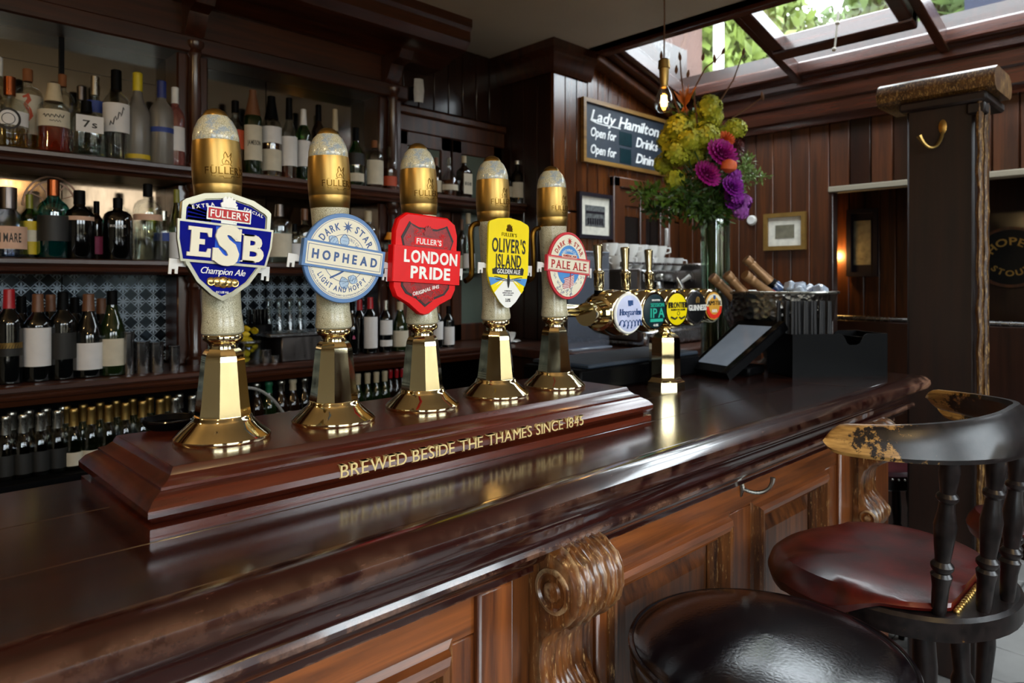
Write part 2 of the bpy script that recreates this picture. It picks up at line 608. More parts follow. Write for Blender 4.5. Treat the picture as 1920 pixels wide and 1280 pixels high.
    def ring(s, outer, inner, z0, z1, M=None):
        """frame between two outlines with the same number of points"""
        n = len(outer)
        vs = [(p[0], p[1], z0) for p in outer] + [(p[0], p[1], z0) for p in inner] + [(p[0], p[1], z1) for p in outer] + [(p[0], p[1], z1) for p in inner]
        fs = []
        for i in range(n):
            j = (i + 1) % n
            fs += [(i, j, 2 * n + j, 2 * n + i), (n + j, n + i, 3 * n + i, 3 * n + j), (2 * n + i, 2 * n + j, 3 * n + j, 3 * n + i), (j, i, n + i, n + j)]
        return s.add(vs, fs, M)
    def sweep(s, prof, paths, caps=True):
        """prof: n points; paths(k) -> function mapping a profile point to a place; k rows joined in order"""
        n = len(prof)
        vs, fs = [], []
        for fn in paths:
            vs += [fn(p) for p in prof]
        for k in range(len(paths) - 1):
            for i in range(n):
                j = (i + 1) % n
                fs.append((k * n + i, k * n + j, (k + 1) * n + j, (k + 1) * n + i))
        if caps:
            fs.append(tuple(range(n))[::-1])
            fs.append(tuple((len(paths) - 1) * n + i for i in range(n)))
        return s.add(vs, fs)
    def ico(s, c, r, sub=1, jit=0, sc=(1, 1, 1)):
        t = (1 + 5 ** .5) / 2
        vs = [Vector(p).normalized() for p in [(-1, t, 0), (1, t, 0), (-1, -t, 0), (1, -t, 0), (0, -1, t), (0, 1, t), (0, -1, -t), (0, 1, -t), (t, 0, -1), (t, 0, 1), (-t, 0, -1), (-t, 0, 1)]]
        fs = [(0, 11, 5), (0, 5, 1), (0, 1, 7), (0, 7, 10), (0, 10, 11), (1, 5, 9), (5, 11, 4), (11, 10, 2), (10, 7, 6), (7, 1, 8), (3, 9, 4), (3, 4, 2), (3, 2, 6), (3, 6, 8), (3, 8, 9), (4, 9, 5), (2, 4, 11), (6, 2, 10), (8, 6, 7), (9, 8, 1)]
        for _ in range(sub):
            mid, nf = {}, []
            def md(a, b):
                k = (min(a, b), max(a, b))
                if k not in mid:
                    mid[k] = len(vs)
                    vs.append(((vs[a] + vs[b]) / 2).normalized())
                return mid[k]
            for a, b, c_ in fs:
                x, y, z = md(a, b), md(b, c_), md(c_, a)
                nf += [(a, x, z), (b, y, x), (c_, z, y), (x, y, z)]
            fs = nf
        out = []
        for p in vs:
            k = r * (1 + random.uniform(-jit, jit))
            out.append((c[0] + p.x * k * sc[0], c[1] + p.y * k * sc[1], c[2] + p.z * k * sc[2]))
        return s.add(out, fs)
    def build(s, name, mat, parent=None, world=False, ang=38, fix=False):
        me = bpy.data.meshes.new(name)
        me.from_pydata(s.v, [], s.f)
        me.materials.append(MATS[mat] if isinstance(mat, str) else mat)
        me.polygons.foreach_set('use_smooth', [True] * len(me.polygons))
        me.update()
        if fix:
            import bmesh
            b = bmesh.new(); b.from_mesh(me)
            bmesh.ops.recalc_face_normals(b, faces=b.faces)
            b.to_mesh(me); b.free()
        if ang is not None:
            me.set_sharp_from_angle(angle=radians(ang))
        o = bpy.data.objects.new(name, me)
        C.objects.link(o)
        if parent is not None:
            o.parent = parent
            if world:
                o.matrix_parent_inverse = pm(parent).inverted()
        return o


def pm(o):
    m = Matrix.LocRotScale(o.location, o.rotation_euler, None)
    if o.parent is not None:
        m = pm(o.parent) @ o.matrix_parent_inverse @ m
    return m
def tag(o, label, cat, group=None, kind=None):
    o['label'] = label
    o['category'] = cat
    if group:
        o['group'] = group
    if kind:
        o['kind'] = kind
    return o
def thing(name, label, cat, loc=(0, 0, 0), rz=0, group=None, kind=None):
    o = bpy.data.objects.new(name, None)
    o.empty_display_size = .05
    o.location = loc
    o.rotation_euler = (0, 0, rz)
    C.objects.link(o)
    return tag(o, label, cat, group, kind)
def copy_tree(o, parent=None):
    c = o.copy()
    C.objects.link(c)
    c.parent = parent
    for ch in list(o.children):
        copy_tree(ch, c)
    return c
def plabel(o, t):
    o['label'] = t
    return o
ORD = ['first', 'second', 'third', 'fourth', 'fifth', 'sixth', 'seventh', 'eighth', 'ninth', 'tenth', 'eleventh', 'twelfth', 'thirteenth', 'fourteenth', 'fifteenth', 'sixteenth', 'seventeenth', 'eighteenth', 'nineteenth', 'twentieth']


# ------------------------------------------------------------------ lettering
GL = {}
def make_glyphs(chars, bolds):
    objs = []
    for b in bolds:
        for ch in chars:
            cu = bpy.data.curves.new('g', 'FONT')
            cu.body = ch
            cu.offset = b
            cu.resolution_u = 3
            o = bpy.data.objects.new('g', cu)
            C.objects.link(o)
            objs.append((b, ch, o))
    dg = bpy.context.evaluated_depsgraph_get()
    for b, ch, o in objs:
        me = bpy.data.meshes.new_from_object(o.evaluated_get(dg))
        GL[b, ch] = ([(v.co.x, v.co.y) for v in me.vertices], [tuple(p.vertices) for p in me.polygons])
        bpy.data.meshes.remove(me)
    for b, ch, o in objs:
        cu = o.data
        bpy.data.objects.remove(o)
        bpy.data.curves.remove(cu)
    for b in bolds:
        h = max(p[1] for p in GL[b, 'H'][0])
        for ch in chars:
            v, f = GL[b, ch]
            x0 = min(p[0] for p in v) if v else 0
            GL[b, ch] = ([((p[0] - x0) / h, p[1] / h) for p in v], f)
make_glyphs("ABCDEFGHIJKLMNOPRSTUVWXYZabcdefghijklmnoprstuvwxyz0123456789&.'%", (0.0, .018, .035))


def text2d(s, cap, bold=.018, xs=1.0, gap=.16, serif=0.0, shear=0.0, arc=None, width=None):
    """flat letters as (verts, faces), centred; arc=(radius, +1 top / -1 bottom) bends the line round a circle"""
    X, vs, fs = 0, [], []
    for ch in s:
        if ch == ' ':
            X += .42
            continue
        v, f = GL[bold, ch]
        k = len(vs)
        w = max(p[0] for p in v)
        vs += [(p[0] + X, p[1]) for p in v]
        fs += [tuple(i + k for i in q) for q in f]
        if serif:
            cnt = {}
            for q in f:
                for i in range(len(q)):
                    e = tuple(sorted((q[i], q[(i + 1) % len(q)])))
                    cnt[e] = cnt.get(e, 0) + 1
            for (a, b), n in cnt.items():
                if n == 1 and abs(v[a][1] - v[b][1]) < .004 and (v[a][1] < .06 or v[a][1] > .94):
                    lo, hi = sorted((v[a][0], v[b][0]))
                    if hi - lo < .03:
                        continue
                    y = v[a][1]
                    t = serif * .55 * (1 if y < .5 else -1)
                    k2 = len(vs)
                    vs += [(lo - serif + X, y), (hi + serif + X, y), (hi + X, y + t), (lo + X, y + t)]
                    fs.append((k2, k2 + 1, k2 + 2, k2 + 3))
        X += w + gap
    X -= gap
    sc = cap
    if width:
        xs = width / (X * cap)
    vs = [((x - X / 2 + shear * (y - .5)) * sc * xs, (y - .5) * sc) for x, y in vs]
    if arc:
        R, sg = arc
        vs = [((R + sg * y) * sin(x / R), sg * ((R + sg * y) * cos(x / R))) for x, y in vs]
    return vs, fs
def put2d(mb, g, M, z0=0.0, z1=.0006, cyl=None):
    """lay flat faces into a mesh builder with a little thickness; cyl=R wraps them round a vertical cylinder"""
    vs, fs = g
    n = len(vs)
    cnt = {}
    for q in fs:
        for i in range(len(q)):
            a, b = q[i], q[(i + 1) % len(q)]
            e = (min(a, b), max(a, b))
            cnt.setdefault(e, []).append((a, b))
    P = [(x, y, z1) for x, y in vs] + [(x, y, z0) for x, y in vs]
    F = list(fs)
    for e, l in cnt.items():
        if len(l) == 1:
            a, b = l[0]
            F.append((b, a, a + n, b + n))
    if cyl:
        P = [((cyl + z) * sin(x / cyl), y, (cyl + z) * cos(x / cyl)) for x, y, z in P]
    mb.add(P, F, M)
    return mb
def FACE(loc, rz=0, roll=0, lean=0):
    """local x right, y up, z out of the face; rz=0 faces -Y (towards the customers)"""
    return Matrix.Translation(loc) @ Matrix.Rotation(rz, 4, 'Z') @ Matrix(((1, 0, 0, 0), (0, 0, -1, 0), (0, 1, 0, 0), (0, 0, 0, 1))) @ Matrix.Rotation(-lean, 4, 'X') @ Matrix.Rotation(roll, 4, 'Z')
def circ(r, n=48, cx=0, cy_=0, ry=None, a0=0):
    ry = ry or r
    return [(cx + r * cos(a0 + 2 * pi * i / n), cy_ + ry * sin(a0 + 2 * pi * i / n)) for i in range(n)]
def rect(w, h, cx=0, cy_=0):
    return [(cx - w / 2, cy_ - h / 2), (cx + w / 2, cy_ - h / 2), (cx + w / 2, cy_ + h / 2), (cx - w / 2, cy_ + h / 2)]
def smooth_poly(pts, it=2):
    for _ in range(it):
        q = []
        for i in range(len(pts)):
            a, b = pts[i], pts[(i + 1) % len(pts)]
            q += [(a[0] * .75 + b[0] * .25, a[1] * .75 + b[1] * .25), (a[0] * .25 + b[0] * .75, a[1] * .25 + b[1] * .75)]
        pts = q
    return pts
def shift(g, dx, dy, a=0):
    return [(x * cos(a) - y * sin(a) + dx, x * sin(a) + y * cos(a) + dy) for x, y in g[0]], g[1]
def scaled(p, k, ky=None):
    ky = k if ky is None else ky
    return [(x * k, y * ky) for x, y in p]
def star(n, r0, r1, cx=0, cy_=0):
    return [(cx + (r0 if i % 2 == 0 else r1) * sin(pi * i / n), cy_ + (r0 if i % 2 == 0 else r1) * cos(pi * i / n)) for i in range(2 * n)]
def stroke(pts, w):
    """flat ribbon along a polyline, as 2-D faces"""
    vs, fs = [], []
    for i, p in enumerate(pts):
        a, b = pts[max(i - 1, 0)], pts[min(i + 1, len(pts) - 1)]
        t = math.hypot(b[0] - a[0], b[1] - a[1]) or 1
        nx, ny = -(b[1] - a[1]) / t, (b[0] - a[0]) / t
        ww = w[i] if isinstance(w, (list, tuple)) else w
        vs += [(p[0] - nx * ww / 2, p[1] - ny * ww / 2), (p[0] + nx * ww / 2, p[1] + ny * ww / 2)]
    for i in range(len(pts) - 1):
        fs.append((2 * i, 2 * i + 2, 2 * i + 3, 2 * i + 1))
    return vs, fs
def bez(a, b, c, d, n=10):
    out = []
    for i in range(n + 1):
        t = i / n
        k = ((1 - t) ** 3, 3 * t * (1 - t) ** 2, 3 * t * t * (1 - t), t ** 3)
        out.append(tuple(sum(k[j] * p[m] for j, p in enumerate((a, b, c, d))) for m in range(len(a))))
    return out

# ================================================================== THE SETTING
CEIL = 2.64
def struct(name, mb, m, label, cat, parent=None, **k):
    o = mb.build(name, m, parent, **k)
    return tag(o, label, cat, kind='structure')

# floor: tiles one by one where they can be seen between the stools
fl = struct('floor', MB().box(-2.6, -1.45, -.06, 5.2, 3.0, -.004), 'grout', 'grey tiled floor of the pub below the bar stools', 'floor')
proto = None
for i in range(15):
    for j in range(9):
        x, y = .85 + i * .26, -.9 + j * .26
        if proto is None:
            proto = MB().bbox(0, 0, -.02, .254, .254, 0, .003).build('tile', 'floor_tile', fl)
            o = proto
        else:
            o = proto.copy()
            C.objects.link(o)
        o.location = (x, y, 0)

struct('ceiling', MB().box(-2.6, -1.45, CEIL, 2.95, 3.0, CEIL + .12), 'ceiling_paint', 'plain painted ceiling above the bar, ending at the skylight', 'ceiling')
struct('trim_1', MB().bbox(2.93, -1.45, CEIL - .02, 2.99, 2.44, CEIL + .14, .006), 'roof_timber', 'timber edge of the ceiling along the skylight', 'trim')
struct('wall_left', MB().box(-2.7, -1.45, 0, -2.6, 3.0, CEIL), 'cream_wall', 'plain wall beyond the near end of the bar', 'wall')
# street wall with three windows behind the photographer
mb = MB()
xs = [-2.6] + [q for w in WINS for q in w] + [5.2]
for k in range(0, len(xs), 2):
    mb.box(xs[k], YF - .1, 0, xs[k + 1], YF, CEIL + .5)
for a, b in WINS:
    mb.box(a, YF - .1, 0, b, YF, WZ0)
    mb.box(a, YF - .1, WZ1, b, YF, CEIL + .5)
struct('wall_front', mb, 'dark_board', 'street wall with tall windows facing the bar', 'wall')
for n, (a, b) in enumerate(WINS):
    w = thing('window_%d' % (n + 2), 'tall street window %s from the near end of the bar' % ORD[n], 'window', ((a + b) / 2, YF, WZ0), kind='structure')
    f = MB()
    f.bbox(a, YF - .07, WZ0, a + .05, YF, WZ1); f.bbox(b - .05, YF - .07, WZ0, b, YF, WZ1)
    f.bbox(a, YF - .07, WZ0, b, YF, WZ0 + .06); f.bbox(a, YF - .07, WZ1 - .06, b, YF, WZ1)
    f.bbox(a, YF - .06, 1.75, b, YF - .01, 1.80); f.bbox((a + b) / 2 - .02, YF - .06, WZ0, (a + b) / 2 + .02, YF - .01, WZ1)
    f.build('frame', 'dark_board', w, True)
    MB().box(a, YF - .045, WZ0, b, YF - .04, WZ1).build('pane', 'glass_pane', w, True)

def boards(parent, a, b, n, fn, mats, rnd, name='board'):
    """n tongue-and-groove boards between a and b; fn(mb, a, b) writes one board"""
    w = (b - a) / n
    for i in range(n):
        mb = MB()
        fn(mb, a + i * w + .0015, a + (i + 1) * w - .0015)
        o = mb.build(name, mats[rnd.randrange(len(mats))], parent, True)
rb = random.Random(3)
# back wall behind the bottles and the boarded corner above the cupboard
wb = struct('wall_back', MB().box(-2.6, 2.87, 0, 2.75, 3.0, CEIL), 'dark_board', 'dark boarded wall behind the bottle shelves', 'wall')
boards(wb, 1.91, 2.68, 8, lambda m, a, b: m.bbox(a, 2.845, 2.28, b, 2.868, CEIL, .004), ['dark_board'], rb)
wr = struct('wall_return', MB().box(2.69, 2.465, 0, 2.8, 3.0, CEIL), 'dark_board', 'dark boarded return wall closing the end of the bottle shelves', 'wall')
boards(wr, 2.455, 2.86, 4, lambda m, a, b: m.bbox(2.668, a, .9, 2.69, b, CEIL, .004), ['dark_board'], rb)
# sign wall
WS = 2.44
ws = struct('wall_sign', MB().box(2.685, WS + .02, 0, 3.95, WS + .12, CEIL + .2), 'dark_board', 'glossy boarded wall carrying the chalkboard', 'wall')
def signboard(m, a, b):
    m.bbox(a, WS, 1.78, b, WS + .02, min(CEIL, roofz(a) - .04) if a > 2.95 else CEIL, .003)
boards(ws, 2.668, 3.86, 13, signboard, ['sign_board', 'sign_board_b'], rb)
def dado(m, a, b):
    m.bbox(a, WS - .002, .1, b, WS + .02, 1.772, .005)
boards(ws, 2.668, 3.12, 5, dado, ['sign_board', 'sign_board_b'], rb)
boards(ws, 3.78, 3.86, 1, dado, ['panel_board'], rb)
# corner cornice on top of the return
struct('trim_2', MB().sweep([(0, 2.50), (.012, 2.49), (.02, 2.505), (.03, 2.53), (.034, 2.56), (.05, 2.585), (.07, 2.60), (.07, CEIL), (0, CEIL)],
       [lambda p: (2.665 - p[0], 2.86, p[1]), lambda p: (2.665 - p[0], WS - p[0], p[1]), lambda p: (2.96, WS - p[0], p[1])]), 'backbar_post', 'dark glossy cornice wrapping the boarded corner', 'trim')
# door in the sign wall
dr = thing('door_1', 'brown panelled door under the chalkboard, half hidden by foliage', 'door', (3.45, WS, 0), kind='structure')
f = MB()
f.bbox(3.14, WS - .03, .05, 3.20, WS + .02, 2.0, .006); f.bbox(3.70, WS - .03, .05, 3.76, WS + .02, 2.0, .006); f.bbox(3.14, WS - .03, 1.94, 3.76, WS + .02, 2.0, .006)
f.build('architrave', 'panel_board_b', dr, True)
f = MB()
for a, b in ((3.20, 3.27), (3.42, 3.48), (3.63, 3.70)):
    f.bbox(a, WS - .012, .05, b, WS + .018, 1.94, .004)
for a, b in ((1.84, 1.94), (.95, 1.1), (.05, .25)):
    f.bbox(3.20, WS - .011, a, 3.70, WS + .018, b, .004)
f.build('frame', 'panel_board', dr, True)
for a, b in ((3.27, 3.42), (3.48, 3.63)):
    MB().box(a, WS + .004, 1.1, b, WS + .012, 1.84).build('pane', 'glass_wine', dr, True)
    MB().bbox(a, WS + .0, .25, b, WS + .016, .95, .01).build('panel', 'panel_board', dr, True)
h = MB().bbox(3.672, WS - .035, 1.62, 3.684, WS - .012, 1.73, .004).build('handle', 'white_plastic', dr, True)
plabel(h, 'white pull handle')
# far wall and the opening in it
XF = 3.85
wf = struct('wall_far', MB().box(XF + .02, 1.49, 0, XF + .05, 2.6, 2.7).box(XF + .02, -1.45, 1.905, XF + .05, 1.49, 2.7).box(XF + .02, -1.45, 0, XF + .05, -.6, 1.905), 'dark_board', 'far boarded wall with the wide dark opening', 'wall')
boards(wf, 1.50, 2.44, 9, lambda m, a, b: m.bbox(XF, a, .1, XF + .02, b, 2.42, .003), ['panel_board', 'panel_board_b'], rb)
boards(wf, .55, 1.50, 9, lambda m, a, b: m.bbox(XF, a, 1.91, XF + .02, b, 2.42, .005), ['dark_board', 'panel_board'], rb)
boards(wf, -.6, .55, 8, lambda m, a, b: m.bbox(XF, a, 1.91, XF + .02, b, 2.42, .005), ['dark_board'], rb)
struct('trim_3', MB().bbox(XF - .02, -.6, 1.88, XF + .055, 1.50, 1.912, .005), 'cream_wall', 'pale lintel edge over the dark opening', 'trim')
struct('trim_4', MB().bbox(XF - .012, 1.475, 0, XF + .052, 1.50, 1.90, .004), 'dark_board', 'dark jamb of the opening in the far wall', 'trim')
# passage beyond the opening
wp = struct('wall_passage', MB().box(5.02, -1.45, 0, 5.12, 2.7, 2.5).box(3.9, 2.5, 0, 5.1, 2.6, 2.5).box(3.9, -1.45, 2.4, 5.1, 2.6, 2.5), 'dark_board', 'boarded wall of the dim passage beyond the opening', 'wall')
boards(wp, 1.42, 2.5, 11, lambda m, a, b: m.bbox(5.0, a, .1, 5.02, b, 2.38, .005), ['panel_board', 'panel_board_b'], rb)
pr = struct('wall_screen', MB().bbox(4.28, .6, 0, 4.33, 2.3, 1.17, .004), 'dark_board', 'low screen standing in the dim passage', 'wall')
MB().tube([(4.30, .6, 1.185), (4.30, 2.3, 1.185)], .014, 10).build('rail', 'steel', pr, True)

# ------------------------------------------------------------------ skylight
sk = thing('window_1', 'glazed lean-to skylight with dark timber bars over the far end', 'skylight', (3.3, 0, 2.6), kind='structure')
def roofbox(mb, x0, x1, y0, y1, dn, up, b=.006):
    L = math.hypot(x1 - x0, roofz(x1) - roofz(x0))
    M = Matrix.Translation((x0, 0, roofz(x0))) @ Matrix.Rotation(-math.atan(RS), 4, 'Y')
    return mb.bbox(0, y0, -dn, L, y1, up, b, M)
RY = [2.28, 1.61, .92, .23, -.46, -1.15]
for y in RY:
    roofbox(MB(), 2.90, 3.74, y - .022, y + .022, .065, .02).build('rafter', 'roof_timber_x', sk, True)
for a, b in zip(RY, RY[1:]):
    roofbox(MB(), 2.90, 3.74, b + .022, a - .022, -.004, .009, .001).build('pane', 'glass_pane', sk, True)
MB().bbox(3.66, -1.45, roofz(3.68) - .05, 3.75, 2.44, roofz(3.68) + .02, .01).build('eaves_rail', 'roof_timber', sk, True)
# opening casement in the second bay, hung inside the bars
y0, y1 = .95, 1.58
cf = MB()
roofbox(cf, 2.90, 3.42, y1 - .06, y1, .085, -.005)
roofbox(cf, 2.90, 3.42, y0, y0 + .06, .085, -.005)
roofbox(cf, 3.36, 3.44, y0, y1, .095, -.005)
cfo = cf.build('casement', 'roof_timber', sk, True)
st = atd(1572, 22, 3.05)
M0 = MB().tube([st, st + Vector((-.005, .005, -.07)), st + Vector((-.01, .012, -.16))], [.006, .005, .004], 8)
M0.ico(st + Vector((-.012, .014, -.165)), .010, 1); M0.ico(st + Vector((-.003, .003, -.05)), .010, 1)
plabel(M0.build('cord', 'rope', cfo, True), 'knotted pale pull cord')
# timber cornice from the eaves down to the far wall
cor = [(3.70, 2.57), (3.70, 2.50), (3.72, 2.49), (3.72, 2.45), (3.75, 2.44), (3.755, 2.37), (3.77, 2.36), (3.775, 2.29), (3.79, 2.28), (3.80, 2.25), (3.86, 2.25), (3.86, 2.57)]
struct('trim_5', MB().sweep(cor, [lambda p: (p[0], 2.44, p[1]), lambda p: (p[0], -1.45, p[1])]), 'roof_timber', 'stepped timber cornice under the skylight', 'trim')
# raking timber on top of the sign wall
rk = MB()
roofbox(rk, 2.97, 3.72, 2.30, 2.44, .085, .0)
struct('trim_6', rk, 'roof_timber_x', 'raking timber where the skylight meets the sign wall', 'trim')
rk = MB()
roofbox(rk, 2.97, 3.72, 2.36, 2.44, .13, -.085)
struct('trim_7', rk, 'panel_board_b', 'lower raking bead above the chalkboard boards', 'trim')
struct('wall_roof', MB().box(3.74, -1.45, 2.5, 3.9, 2.7, 2.62).box(2.9, 2.44, CEIL, 3.95, 2.7, 2.9).box(2.9, -1.5, 2.3, 3.95, -1.13, 2.9).box(2.86, -1.45, CEIL, 2.93, 2.7, 2.80), 'dark_board', 'roof edge round the skylight', 'wall')

# ------------------------------------------------------------------ outside the skylight
eb = struct('wall_exterior', MB().box(3.95, 2.95, 0, 5.0, 3.3, 4.6), 'brick_pink', 'pinkish neighbouring wall seen through the skylight', 'wall')
MB().tube([(3.9, 2.86, 3.75), (5.1, 2.86, 3.62)], .05, 12).build('pipe', 'white_plastic', eb, True)
MB().tube([(5.1, 2.86, 3.62), (5.1, 2.86, 1.0)], .045, 12).build('pipe', 'white_plastic', eb, True)
def crown(name, label, c, sc, n, m, seed, size):
    r = random.Random(seed)
    t = thing(name, label, 'tree', (c[0], c[1], 0), group='trees outside the skylight')
    mb = MB()
    for _ in range(n):
        while True:
            p = Vector((r.uniform(-1, 1), r.uniform(-1, 1), r.uniform(-1, 1)))
            if p.length < 1:
                break
        p = Vector((c[0] + p.x * sc[0], c[1] + p.y * sc[1], c[2] + p.z * sc[2]))
        q = Matrix.LocRotScale(p, Euler((r.uniform(0, 6), r.uniform(0, 6), r.uniform(0, 6))), None)
        l = size * r.uniform(.6, 1.4)
        mb.add([(-l, 0, 0), (0, -l * .45, l * .1), (l, 0, 0), (0, l * .45, l * .1)], [(0, 1, 2, 3)], q)
    mb.build('foliage', m, t, True, ang=None)
    tr = MB().tube([(c[0], c[1], 0), (c[0] + .1, c[1], c[2] * .5), (c[0], c[1] + .1, c[2] + sc[2] * .4)], [.13, .1, .04], 8)
    for k in range(7):
        a = k * .9
        tr.tube([(c[0], c[1], c[2] * .55 + k * .12), (c[0] + cos(a) * sc[0] * .7, c[1] + sin(a) * sc[1] * .7, c[2] + sc[2] * (.1 + .08 * k))], [.05, .012], 6)
    tr.build('trunk', 'bark', t, True)
crown('leafy_tree', 'bright leafy tree showing through the skylight behind the twigs', (6.6, 4.0, 3.7), (1.4, 1.2, 1.45), 9000, 'leaf_out_pale', 1, .085)
crown('leafy_tree', 'leafy tree showing through the middle bay of the skylight', (8.5, 1.8, 3.9), (1.5, 1.3, 1.6), 9000, 'leaf_out', 2, .10)
crown('leafy_tree', 'darker tree beyond the skylight, farther away', (11.6, 4.6, 3.6), (1.8, 1.7, 2.2), 5200, 'leaf_out', 3, .12)
struct('wall_neighbour', MB().box(7.6, -3.5, 0, 8.0, .6, 4.1), 'render_blue', 'dark blue neighbouring wall beyond the skylight', 'wall')

struct('wall_parapet', MB().box(4.2, .95, 2.5, 4.4, 2.7, 2.80).box(4.2, -1.6, 2.5, 4.4, .95, 2.92), 'render_blue', 'dark blue parapet just outside the skylight', 'wall')
# across the street, seen only in reflections
struct('wall_street', MB().box(-6, -6.3, 0, 7, -6, 2.2), 'cream_wall', 'house front across the street from the windows', 'wall')
struct('ground_street', MB().box(-8, -6, -.12, 9, -1.45, -.06), 'grout', 'street outside the windows', 'ground')
# ------------------------------------------------------------------ end post with cap rail
pt = thing('partition_post', 'dark worn timber post at the far end of the bar with a moulded cap', 'post', (2.9, .68, 0))
XA, XB, YA, YB, PZ = 2.79, 3.03, .575, .815, 2.05
MB().bbox(XA + .012, YA + .03, 0, XB, YB, PZ, .008).build('shaft', 'post_wood', pt, True)
for k, (x, y) in enumerate(((XA + .006, YA + .012), (XA + .055, YA + .006))):
    pts = [(x, y + .0025 * sin(9 * i + k), .0 + i * .0684) for i in range(31)]
    MB().tube(pts, [.0105 + .002 * sin(i * 3.7 + k) for i in range(31)], 8).build('bead', 'post_edge', pt, True)
capp = [(-.10, 0), (-.125, .012), (-.135, .04), (-.12, .07), (-.09, .085), (.09, .085), (.12, .07), (.135, .04), (.125, .012), (.10, 0)]
MB().sweep(capp, [lambda p: (2.905 + p[0], .54, PZ + p[1]), lambda p: (2.905 + p[0], .91, PZ + p[1])]).build('cap_rail', 'post_edge', pt, True)
mm = MB().bbox(XA - .012, YA - .012, PZ - .035, XB + .02, YB + .02, PZ, .008).bbox(XA - .004, YA - .006, PZ - .075, XA + .075, YA + .05, PZ - .035, .006)
mm.build('neck_moulding', 'post_wood', pt, True)
hk = MB()
p0, _ = onx(1768, XA + .01, 238)
hk.lathe([(.0, 0), (.013, .001), (.013, .003), (.006, .006), (0, .007)], 16, Matrix.Translation(p0) @ Matrix.Rotation(-pi / 2, 4, 'Y') @ Matrix.Diagonal((2.0, 1, 1, 1)))
hk.tube(bez(p0 + Vector((-.004, 0, -.02)), p0 + Vector((-.03, .002, -.085)), p0 + Vector((-.07, .03, -.10)), p0 + Vector((-.085, .052, -.035)), 12), [.006] * 10 + [.0065, .008, .010], 8)
plabel(hk.build('coat_hook', 'brass_satin', pt, True), 'brass coat hook')

# ================================================================== THE BAR
CTZ = 1.10
VB, XE = .76, 2.43          # plane of the bar front, end of the bar
# counter top: plank field plus a moulded edge that turns the far corner
ct = thing('counter_top', 'dark polished mahogany counter top with a thick moulded edge', 'counter', (.6, .95, CTZ - .1))
edge = [(-.02, 1.045), (.0548, 1.045), (.0548, 1.10), (.062, 1.1), (.075, 1.098), (.086, 1.092), (.0945, 1.082), (.096, 1.070), (.092, 1.059), (.083, 1.051), (.076, 1.0485), (.074, 1.0445), (.068, 1.0435),
        (.060, 1.038), (.054, 1.028), (.051, 1.017), (.051, 1.012), (.056, 1.0105), (.0595, 1.004), (.058, .997), (.051, .992), (.044, .991), (.041, .984), (.036, .976), (.026, .969), (.018, .966), (.014, .961), (.014, .952), (0.0, .95), (-.02, .95)]
rows = []
for i in range(61):
    x = -1.3 + (XE + 1.3) * i / 60
    rows.append((lambda x, l: (lambda p: (x + (p[0] if l else 0), VB - p[0], p[1])))(x, i == 60))
for y in (1.0, 1.3, 1.68):
    rows.append((lambda y: (lambda p: (XE + p[0], y, p[1])))(y))
MB().sweep(edge, rows).build('edge_moulding', 'counter_edge', ct, True, ang=28)
def slab(x0, y0, x1, y1, z0=CTZ - .05):
    return MB().bbox(x0, y0, z0, x1, y1, CTZ, .0012)
for a, b in ((-1.3, .075), (.0765, XE - .36)):
    for c, d in ((VB - .058, VB + .10), (VB + .101, VB + .275), (VB + .276, VB + .45)):
        slab(a, c if c > VB else VB - .0545, b, d).build('plank', 'counter_wood', ct, True)
slab(XE - .359, VB - .0545, XE + .0545, 1.68).build('plank', 'counter_wood', ct, True)
slab(1.35, VB + .451, XE - .36, 1.50).build('plank', 'counter_wood', ct, True)

# bar front: frame, raised panels, pilasters, corbels
bf = thing('panelled_bar', 'worn oak bar front with raised panels and carved brackets', 'bar', (.8, .8, 0))
MB().box(-1.3, VB + .03, .02, XE, VB + .05, .96).box(XE - .02, VB + .03, .02, XE, 1.66, .96).build('carcass', 'oak_panel', bf, True)
MB().bbox(-1.3, VB, .89, XE, VB + .03, .958, .002).build('rail', 'oak_rail', bf, True)
MB().bbox(-1.3, VB, .12, XE, VB + .03, .24, .002).build('rail', 'oak_rail', bf, True)
MB().bbox(-1.3, VB - .02, 0.0, XE + .02, VB + .03, .12, .004).build('skirting', 'oak_rail', bf, True)
for a, b in ((-.42, -.30), (.612, .668), (.905, .95), (1.394, 1.505), (1.913, 2.02), (2.30, XE)):
    MB().bbox(a, VB, .24, b, VB + .03, .8895, .002).build('stile', 'oak_stile', bf, True)
bol = [(0, 0), (-.004, .010), (-.016, .014), (-.022, .022), (-.020, .032), (-.006, .036), (.006, .040), (.006, .046), (.0, .050), (.012, .058), (.02, .06), (.02, 0)]
for a, b in ((-1.2, -.42), (-.30, .612), (.95, 1.394), (1.505, 1.913)):
    z0, z1 = .24, .89
    def corner(X, Z, sx, sz):
        return lambda p: (X + sx * (p[1] - .008), VB + p[0], Z + sz * (p[1] - .008))
    cs = [corner(a, z0, 1, 1), corner(b, z0, -1, 1), corner(b, z1, -1, -1), corner(a, z1, 1, -1)]
    for k, nm in enumerate(('bottom', 'right', 'top', 'left')):
        MB().sweep(bol, [cs[k], cs[(k + 1) % 4]]).build('panel_moulding', 'oak_carved' if nm != 'top' else 'oak_rail', bf, True, ang=25)
    # fielded panel
    w = .05
    vs = [(a + w, VB + .022, z0 + w), (b - w, VB + .022, z0 + w), (b - w, VB + .022, z1 - w), (a + w, VB + .022, z1 - w)]
    w2 = w + .035
    vs += [(a + w2, VB + .008, z0 + w2), (b - w2, VB + .008, z0 + w2), (b - w2, VB + .008, z1 - w2), (a + w2, VB + .008, z1 - w2)]
    MB().add(vs, [(0, 1, 5, 4), (1, 2, 6, 5), (2, 3, 7, 6), (3, 0, 4, 7), (4, 5, 6, 7)]).build('panel', 'oak_panel', bf, True, ang=5)
